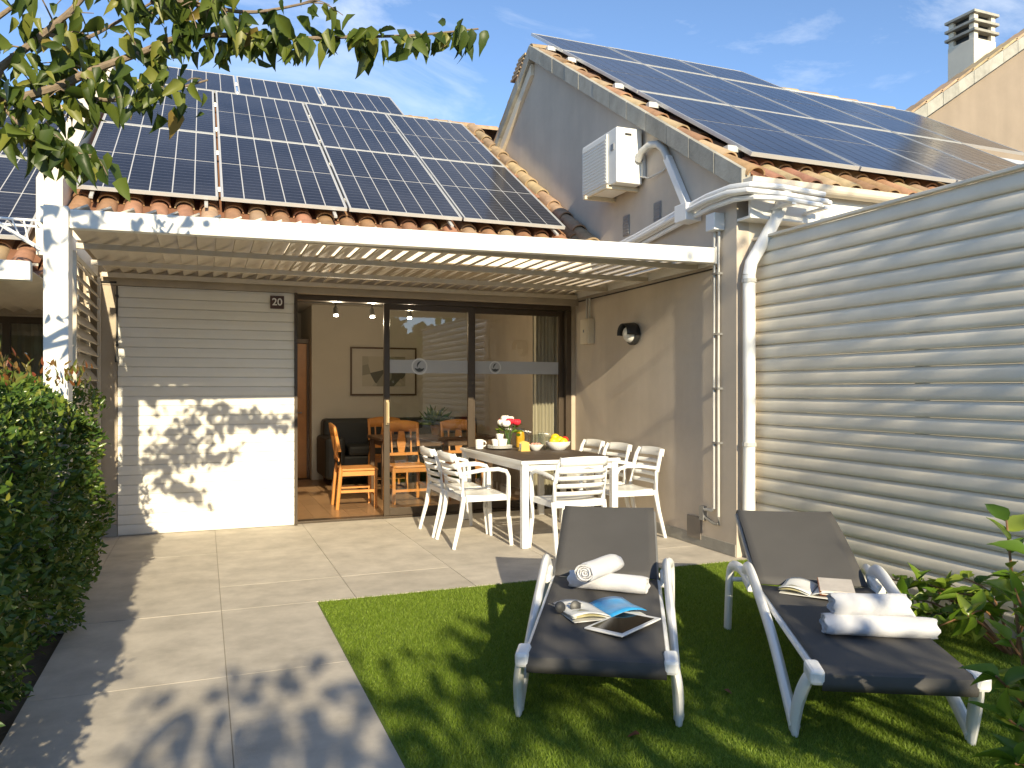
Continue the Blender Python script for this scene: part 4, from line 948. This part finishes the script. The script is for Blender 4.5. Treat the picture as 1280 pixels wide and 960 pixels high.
for x in (1.2, 2.4): MB().bar((x, 8.62, 2.31), (x, 8.62, 2.62), .015, .015, up=(0, 1, 0)).build('hanger', BLACK, trk)
for x in (1.34, 1.74, 2.16):
    h_ = MB(); h_.tube([(x, 8.62, 2.285), (x, 8.63, 2.24), (x, 8.60, 2.165)], [.012, .026, .032], 12); h_ = h_.build('spot_head', BLACK, trk, smooth=True)
    MB().tube([(x, 8.60, 2.166), (x, 8.598, 2.150)], [.024, .024], 12).build('bulb', emitmat('lit_bulb', (1, .93, .8), 14), h_)
    ld = bpy.data.lights.new('spot_lamp', 'POINT'); ld.energy = 7; ld.color = (1, .86, .66); ld.shadow_soft_size = .03
    lo = bpy.data.objects.new('spot_lamp', ld); COL.objects.link(lo); lo.location = (x, 8.59, 2.10)
cu = thing('curtain', 'pale gathered curtain inside the glass at the wall side', 'curtain', (3.62, 8.27, 0))
rows = []
for z in (.03, .6, 1.2, 1.8, 2.25): rows.append([(3.55+.32*k/48, 8.30+.025*math.sin(k*.95+z*.3), z) for k in range(49)])
MB().sheet(rows).build('cloth', CURT, cu, smooth=True)
MB().tube([(3.3, 8.30, 2.27), (3.88, 8.30, 2.27)], .012, 8).build('rod', BLACK, cu)

# ================================================================== VEGETATION
# hedge along the path
hd = thing('hedge', 'clipped dark green leafy hedge beside the path with reddish top shoots', 'hedge', (-1.15, 4.2, 0))
n = 33000
# points on a lumpy shell of a box
def hedge_pts(n):
    y = RNG.uniform(1.55, 6.35, n); q = RNG.random(n); out = np.zeros((n, 3)); nm = np.zeros((n, 3))
    z = RNG.uniform(.03, 1.40, n)**1.0
    edge = -.75 - .05*np.sin(y*2.1) - .075*np.sin(y*6.1+2.2*np.sin(z*4.0)) - .03*np.sin(y*11+z*9) + .10*np.sin(np.clip(z, 0, 1.3)*2.3)-.03 - np.clip(y-5.6, 0, 1)*.35
    dep = np.abs(RNG.normal(0, .07, n))
    top = q < .30
    x = np.where(top, RNG.uniform(-1.7, -.66, n), edge - dep + RNG.normal(0, .015, n))
    zt = 1.41+.05*np.sin(y*3.3)+.05*np.sin(x*7+y*4)-.22*np.clip((x+.91)/.25, 0, 1)
    z = np.where(top, zt-np.abs(RNG.normal(0, .06, n)), np.minimum(z, zt))
    end = (q > .93)
    x = np.where(end, RNG.uniform(-1.7, -.72, n), x); y = np.where(end, 1.55+np.abs(RNG.normal(0, .06, n)), y)
    out = np.stack([x, y, z], 1); nm = np.where(top[:, None], [[.2, -.2, 1]], [[1, -.3, .35]]); nm = np.where(end[:, None], [[.1, -1, .3]], nm); return out, nm
P, nm = hedge_pts(n)
Dv = nm/np.linalg.norm(nm, axis=1)[:, None] + unit(n)*.9
Vv, Tt, rn = leaf_mesh_data(P, Dv, nm+unit(n)*.8, RNG.uniform(.030, .055, n), RNG.uniform(.016, .026, n), .18, .12)
me = tri_mesh('hedge_leaves', Vv, Tt, rn); me.materials.append(LEAF_HEDGE); link('foliage', me, hd).location = -hd.location
hd.children[0]['kind'] = 'stuff'
b = MB(); rows = []
b.box(-1.6, -.90, 1.72, 6.2, .25, 1.22); core = b.build('dark_core', mat('hedge_core', (.012, .02, .007), .95, .3, 20, .6, 60), hd)  # solid near-black fill; the hedge's inner shade is put into its colour
for k in range(26):
    y = 1.8+4.4*k/25; x = random.uniform(-1.05, -.88)
    MB().tube([(x, y, -.04), (x+.03, y+.03, .25), (x+random.uniform(-.05, .08), y+random.uniform(-.1, .1), .7)], [.012, .010, .006], 5).build('stem', BARK, hd)
# reddish shoots
n = 1300; yy = RNG.uniform(2.9, 5.6, n); xx = RNG.uniform(-1.5, -.66, n); cl = (np.sin(yy*4.1)+np.sin(xx*6+yy*2)) > -.1
yy, xx = yy[cl], xx[cl]; n = len(yy); P = np.stack([xx, yy, 1.36+RNG.random(n)*.13], 1); Dv = np.stack([RNG.normal(0, .5, n), RNG.normal(0, .5, n), np.ones(n)], 1)
Vv, Tt, rn = leaf_mesh_data(P, Dv, unit(n), RNG.uniform(.035, .06, n), RNG.uniform(.014, .022, n), .2, .1)
me = tri_mesh('hedge_shoots', Vv, Tt, rn); me.materials.append(LEAF_RED); o = link('shoot_tips', me, hd); o.location = -hd.location; o['kind'] = 'stuff'

# --- tree with the branch over the path
tr = thing('mulberry_tree', 'mulberry tree reaching drooping green leafy branches over the path', 'tree', (-2.05, 2.55, -.05))
trunk = MB(); trunk.tube(arc([(-2.05, 2.55, -.05), (-2.02, 2.55, .8), (-1.95, 2.6, 1.6), (-1.9, 2.62, 2.2), (-1.95, 2.7, 2.9)], 4), [.12, .115, .11, .105, .10, .10, .095, .09, .09, .085, .085, .08, .08, .07, .07, .06, .05], 10)
trunk = trunk.build('trunk', BARK, tr, smooth=True)
def limb(pts, r0, r1):
    pts = arc(pts, 5); m = len(pts); MB().tube(pts, [r0+(r1-r0)*i/(m-1) for i in range(m)], 7).build('branch', BARK, tr, smooth=True); return pts
def D(u, v, d): return at_d(u, v, d)
LB = []
LB.append(limb([(-1.93, 2.62, 2.15), D(-70, 145, 3.0), D(0, 129, 3.05), D(71, 109, 3.1), D(116, 88, 3.15), D(180, 64, 3.25), D(225, 47, 3.3), D(300, 44, 3.35), D(370, 48, 3.4), D(440, 46, 3.42), D(520, 44, 3.45), D(598, 36, 3.5)], .022, .004))
LB.append(limb([(-1.93, 2.68, 2.5), D(-60, 130, 2.9), D(0, 85, 3.0), D(56, 41, 3.05), D(101, 0, 3.1), D(150, -70, 3.15)], .020, .009))
LB.append(limb([D(71, 109, 3.1), D(130, 125, 3.15), D(190, 118, 3.2), D(260, 100, 3.25)], .010, .004))
LB.append(limb([D(0, 129, 3.05), D(30, 160, 3.0), D(70, 180, 3.0), D(122, 200, 3.02)], .009, .003))
LB.append(limb([D(120, -30, 3.1), D(200, -5, 3.2), D(260, 8, 3.25), D(320, 15, 3.3), D(400, 0, 3.3)], .016, .004))
LB.append(limb([D(56, 41, 3.05), D(100, 50, 3.2), D(160, 20, 3.3), D(210, -8, 3.3)], .010, .004))
LB.append(limb([D(-60, 60, 2.9), D(0, 20, 2.95), D(40, -10, 3.0)], .012, .006))
def leafshape(name, mt, fold, droop, serr=True):
    b = MB(); prof = [(0, .0), (.05, .20), (.16, .42), (.30, .50), (.45, .46), (.60, .36), (.75, .23), (.88, .10), (1, 0)]
    L_, M_, R_ = [], [], []
    for i, (a, wv) in enumerate(prof):
        zz = -droop*a*a; q = wv*(1.08 if (serr and i % 2) else .96)
        L_.append((-q, a, zz+fold*abs(q)+.02*math.sin(i*2.1))); M_.append((0, a, zz)); R_.append((q, a, zz+fold*abs(q)-.02*math.sin(i*1.7)))
    b.sheet([L_, M_, R_]); me = b.mesh(name); me.materials.append(mt); me.polygons.foreach_set('use_smooth', [True]*len(me.polygons))
    a = me.attributes.new('rnd', 'FLOAT', 'POINT'); return me
LM = [leafshape('mulberry_leaf', LEAF_TREE, f, d) for f, d in ((.35, .25), (.6, .35), (.15, .5), (.8, .15))]
def put_leaf(me, parent, p, d, nrm, ln, wd, name='leaf'):
    y = Vector(d).normalized(); x = y.cross(Vector(nrm)).normalized(); z = x.cross(y)
    o = bpy.data.objects.new(name, me); COL.objects.link(o); o.parent = parent
    o.matrix_local = Matrix(((x.x*wd, y.x*ln, z.x*ln, p[0]-parent.location.x), (x.y*wd, y.y*ln, z.y*ln, p[1]-parent.location.y), (x.z*wd, y.z*ln, z.z*ln, p[2]-parent.location.z), (0, 0, 0, 1)))
    return o
def hang_leaf(p):
    d = Vector((random.gauss(0, .55), random.gauss(0, .5), -1+random.gauss(0, .45))); ln = random.choice((.06, .08, .10, .12))*random.uniform(.85, 1.2)
    put_leaf(random.choice(LM), tr, p, d, (random.gauss(0, .6), -1+random.gauss(0, .6), random.gauss(.2, .4)), ln, ln*random.uniform(.30, .55))
cnt = 0
def along(pts, n, sx, t0=0., t1=1.):
    global cnt
    for _ in range(n):
        if cnt >= 300: return
        q = (t0+(t1-t0)*random.random())*(len(pts)-1); i = min(int(q), len(pts)-2); p = pts[i].lerp(pts[i+1], q-i)
        off = Vector((random.gauss(0, sx), random.gauss(0, sx*1.2), random.gauss(0, sx*.6)-.01)); hang_leaf(p+off); cnt += 1
along(LB[0], 50, .09, .12, .5); along(LB[0], 64, .032, .5, 1.0); along(LB[1], 44, .13, .2, .85); along(LB[2], 30, .07); along(LB[3], 34, .045, .1, 1); along(LB[4], 30, .07, .1, 1.0); along(LB[5], 24, .08); along(LB[6], 10, .08)
def twig_leaves(spec):
    P_ = []; 
    for pts, n_, sx, t0, t1 in spec:
        for _ in range(n_):
            q = (t0+(t1-t0)*random.random())*(len(pts)-1); i = min(int(q), len(pts)-2); P_.append(pts[i].lerp(pts[i+1], q-i)+Vector((random.gauss(0, sx), random.gauss(0, sx*1.2), random.gauss(0, sx*.6))))
    P_ = np.array([tuple(p) for p in P_]); n_ = len(P_); D_ = RNG.normal(0, .5, (n_, 3)); D_[:, 2] -= .9; N_ = RNG.normal(0, .6, (n_, 3)); N_[:, 1] -= 1
    l = RNG.uniform(.055, .12, n_); V_, T_, r_ = leaf_mesh_data(P_, D_, N_, l, l*.5, .3, .3)
    me = tri_mesh('twig_leaves', V_, T_, r_); me.materials.append(LEAF_TREE); o = link('small_leaves', me, tr); o.location = -Vector(tr.location); o['kind'] = 'stuff'
def twigs(pts, n_, t0, t1, ln):
    for _ in range(n_):
        q = (t0+(t1-t0)*random.random())*(len(pts)-1); i = min(int(q), len(pts)-2); p = pts[i].lerp(pts[i+1], q-i)
        e = p+Vector((random.gauss(.02, 1), random.gauss(0, .7), random.gauss(-.1, .6))).normalized()*ln*random.uniform(.6, 1.3)
        tw = arc([p, (p+e)/2+Vector((0, 0, .02)), e], 3); MB().tube(tw, [.004-.0004*k for k in range(len(tw))], 5).build('twig', BARK, tr); TW.append(tw)
TW = []
twigs(LB[0], 16, .15, .6, .16); twigs(LB[0], 9, .6, .98, .08); twigs(LB[1], 12, .3, .9, .2); twigs(LB[2], 7, 0, 1, .12); twigs(LB[4], 9, .1, 1, .14); twigs(LB[5], 8, .1, 1, .14); twigs(LB[3], 6, .2, 1, .09)
twig_leaves([(t_, 4, .025, .3, 1.0) for t_ in TW]+[(LB[0], 45, .03, .5, 1), (LB[3], 24, .04, .1, 1)])
# rest of the crown, above and left of the view
def crown(parent, name, centres, n, ln, material, hang=.6):
    C = np.array([c[:3] for c in centres]); Rr = np.array([c[3] for c in centres]); i = RNG.integers(0, len(C), n)
    P = C[i]+RNG.normal(size=(n, 3))*Rr[i][:, None]*np.array([.55, .55, .38])
    Dv = unit(n)*.7; Dv[:, 2] -= hang
    l = RNG.uniform(ln*.7, ln*1.25, n); Vv, Tt, rn = leaf_mesh_data(P, Dv, unit(n), l, l*.6, .2, .2)
    me = tri_mesh(name, Vv, Tt, rn); me.materials.append(material); o = link('crown', me, parent); o.location = -Vector(parent.location); o['kind'] = 'stuff'; return o
crown(tr, 'mulberry_crown', [(-2.1, 2.9, 3.2, .5), (-1.9, 2.6, 3.9, .6), (-2.5, 3.2, 3.7, .6), (-1.45, 2.4, 3.55, .4), (-.9, 2.6, 3.75, .35), (-.4, 2.7, 3.75, .3)], 900, .12, LEAF_TREE)
# --- tree behind the viewpoint (throws the dappled shade on path and lawn)
def shade_tree(name, label, base, hgt, centres, n, ln):
    t = thing(name, label, 'tree', base, 0, 'trees behind the lawn')
    bx_, by_, bz_ = base; tp = Vector((bx_+.1, by_, hgt))
    MB().tube(arc([base, (bx_+.05, by_+.03, hgt*.5), tp], 4), [.13, .125, .12, .11, .10, .10, .09, .085, .08], 10).build('trunk', BARK, t, smooth=True)
    for c in centres: MB().tube(arc([tp, (Vector(c[:3])+tp)/2+Vector((0, 0, -.15)), c[:3]], 4), [.055-.005*i for i in range(9)], 6).build('branch', BARK, t, smooth=True)
    crown(t, name+'_crown', centres, n, ln, LEAF_TREE, .5)
cs = []
for k in range(13):
    x = -.5+4.0*((k*.618) % 1); cs.append((x, -4.4+random.uniform(-.8, .8), random.uniform(2.75, 3.75), random.uniform(.32, .55)))
shade_tree('shade_tree', 'spreading leafy tree standing behind the lawn', (2.2, -4.6, -.05), 2.2, cs, 1200, .13)
cs = [(3.75+random.uniform(-.25, .45), -4.6+random.uniform(-.5, .5), 2.9+.36*k, random.uniform(.35, .5)) for k in range(11)]
shade_tree('shade_tree', 'tall narrow leafy tree standing behind the lawn in line with the fence', (4.3, -4.6, -.05), 3.2, cs, 800, .12)

# --- shrubs at the right edge
LS = [leafshape('shrub_leaf', LEAF_SHRUB, f, d, False) for f, d in ((.3, .2), (.5, .3), (.2, .1))]
def shrub(name, label, base, stems, leafln, per):
    t = thing(name, label, 'shrub', base)
    for tip in stems:
        b0 = Vector(base); tp = Vector(tip); mid = (b0+tp)/2+Vector((random.uniform(-.05, .05), random.uniform(-.05, .05), .12))
        pts = arc([b0, mid, tp], 6); m = len(pts); MB().tube(pts, [.008-.005*i/(m-1) for i in range(m)], 6).build('stem', mat('shrub_stem', (.22, .11, .05), .6, .2, 20), t, smooth=True)
        for k in range(per):
            q = .35+.65*(k+random.random())/per; i = min(int(q*(m-1)), m-2); p = pts[i].lerp(pts[i+1], q*(m-1)-i)
            dr = (pts[i+1]-pts[i]).normalized(); sd = Vector((random.gauss(0, 1), random.gauss(0, 1), random.gauss(.2, .5))).normalized()
            ln = leafln*random.uniform(.7, 1.2); put_leaf(random.choice(LS), t, p, dr*.5+sd, (random.gauss(0, .5), random.gauss(0, .5)-.3, 1), ln, ln*.5)
    return t
shrub('glossy_shrub', 'glossy green shrub leaning over the lawn corner beside the lounger foot', (2.35, 1.55, -.05),
      [at_d(1258, 650, 2.35), at_d(1285, 690, 2.3), at_d(1268, 735, 2.25), at_d(1262, 800, 2.25), at_d(1245, 845, 2.2), at_d(1290, 830, 2.1), at_d(1262, 900, 2.1), at_d(1300, 760, 2.2), at_d(1300, 880, 2.0), at_d(1270, 955, 2.05)], .10, 12)
shrub('fence_plant', 'low leafy plant growing at the foot of the corrugated fence', (3.85, 2.75, -.03),
      [(3.55, 3.2, .22), (3.75, 3.3, .26), (3.6, 2.9, .30), (3.95, 3.15, .30), (3.45, 2.7, .25), (3.9, 2.8, .38), (3.7, 2.5, .3), (3.98, 3.45, .2), (3.5, 3.0, .16), (3.3, 2.75, .2), (3.35, 3.05, .14), (3.6, 3.4, .14), (3.85, 3.6, .2)], .12, 12)

# --- wood beyond the garden, behind the viewpoint (seen mirrored in the door glass)
n = 9000; P = np.stack([RNG.uniform(-16, 18, n), RNG.normal(-15.5, .9, n), 5.0*RNG.random(n)**.8], 1)
P[:, 2] *= .85+.15*np.sin(P[:, 0]*1.3)+.1*np.sin(P[:, 0]*3.1)
l = RNG.uniform(.35, .7, n); Vv, Tt, rn = leaf_mesh_data(P, unit(n), unit(n), l, l*.8, .2, .2)
me = tri_mesh('wood_leaves', Vv, Tt, rn); me.materials.append(LEAF_HEDGE)
tag(link('distant_trees', me), 'dark green mass of trees behind the garden mirrored in the door glass', 'trees', kind='stuff')
# --- fallen leaves
FL = leafshape('fallen_leaf', mat('dry_leaf', (.28, .10, .04), .7, .3, 30, rand=.3), .3, .2)
for k, (u, v) in enumerate(((800, 921), (1000, 872), (905, 865))):
    p = at_z(u, v, .006)
    o = bpy.data.objects.new('fallen_leaf', FL); COL.objects.link(o); o.location = p; ln = random.uniform(.035, .06)
    o.location.z = .016 if p.x > .68 and p.y < 5.06 else .004
    o.scale = (ln*.6, ln, ln); o.rotation_euler = (random.uniform(-.1, .1), random.uniform(-.1, .1), random.uniform(0, 6.28))
    tag(o, *((('small dry brown leaf lying on the turf', 'leaf', 'fallen leaves on the turf')) if p.x > .68 and p.y < 5.06 else ('small dry brown leaf lying on the paving', 'leaf', 'fallen leaves on the paving')))
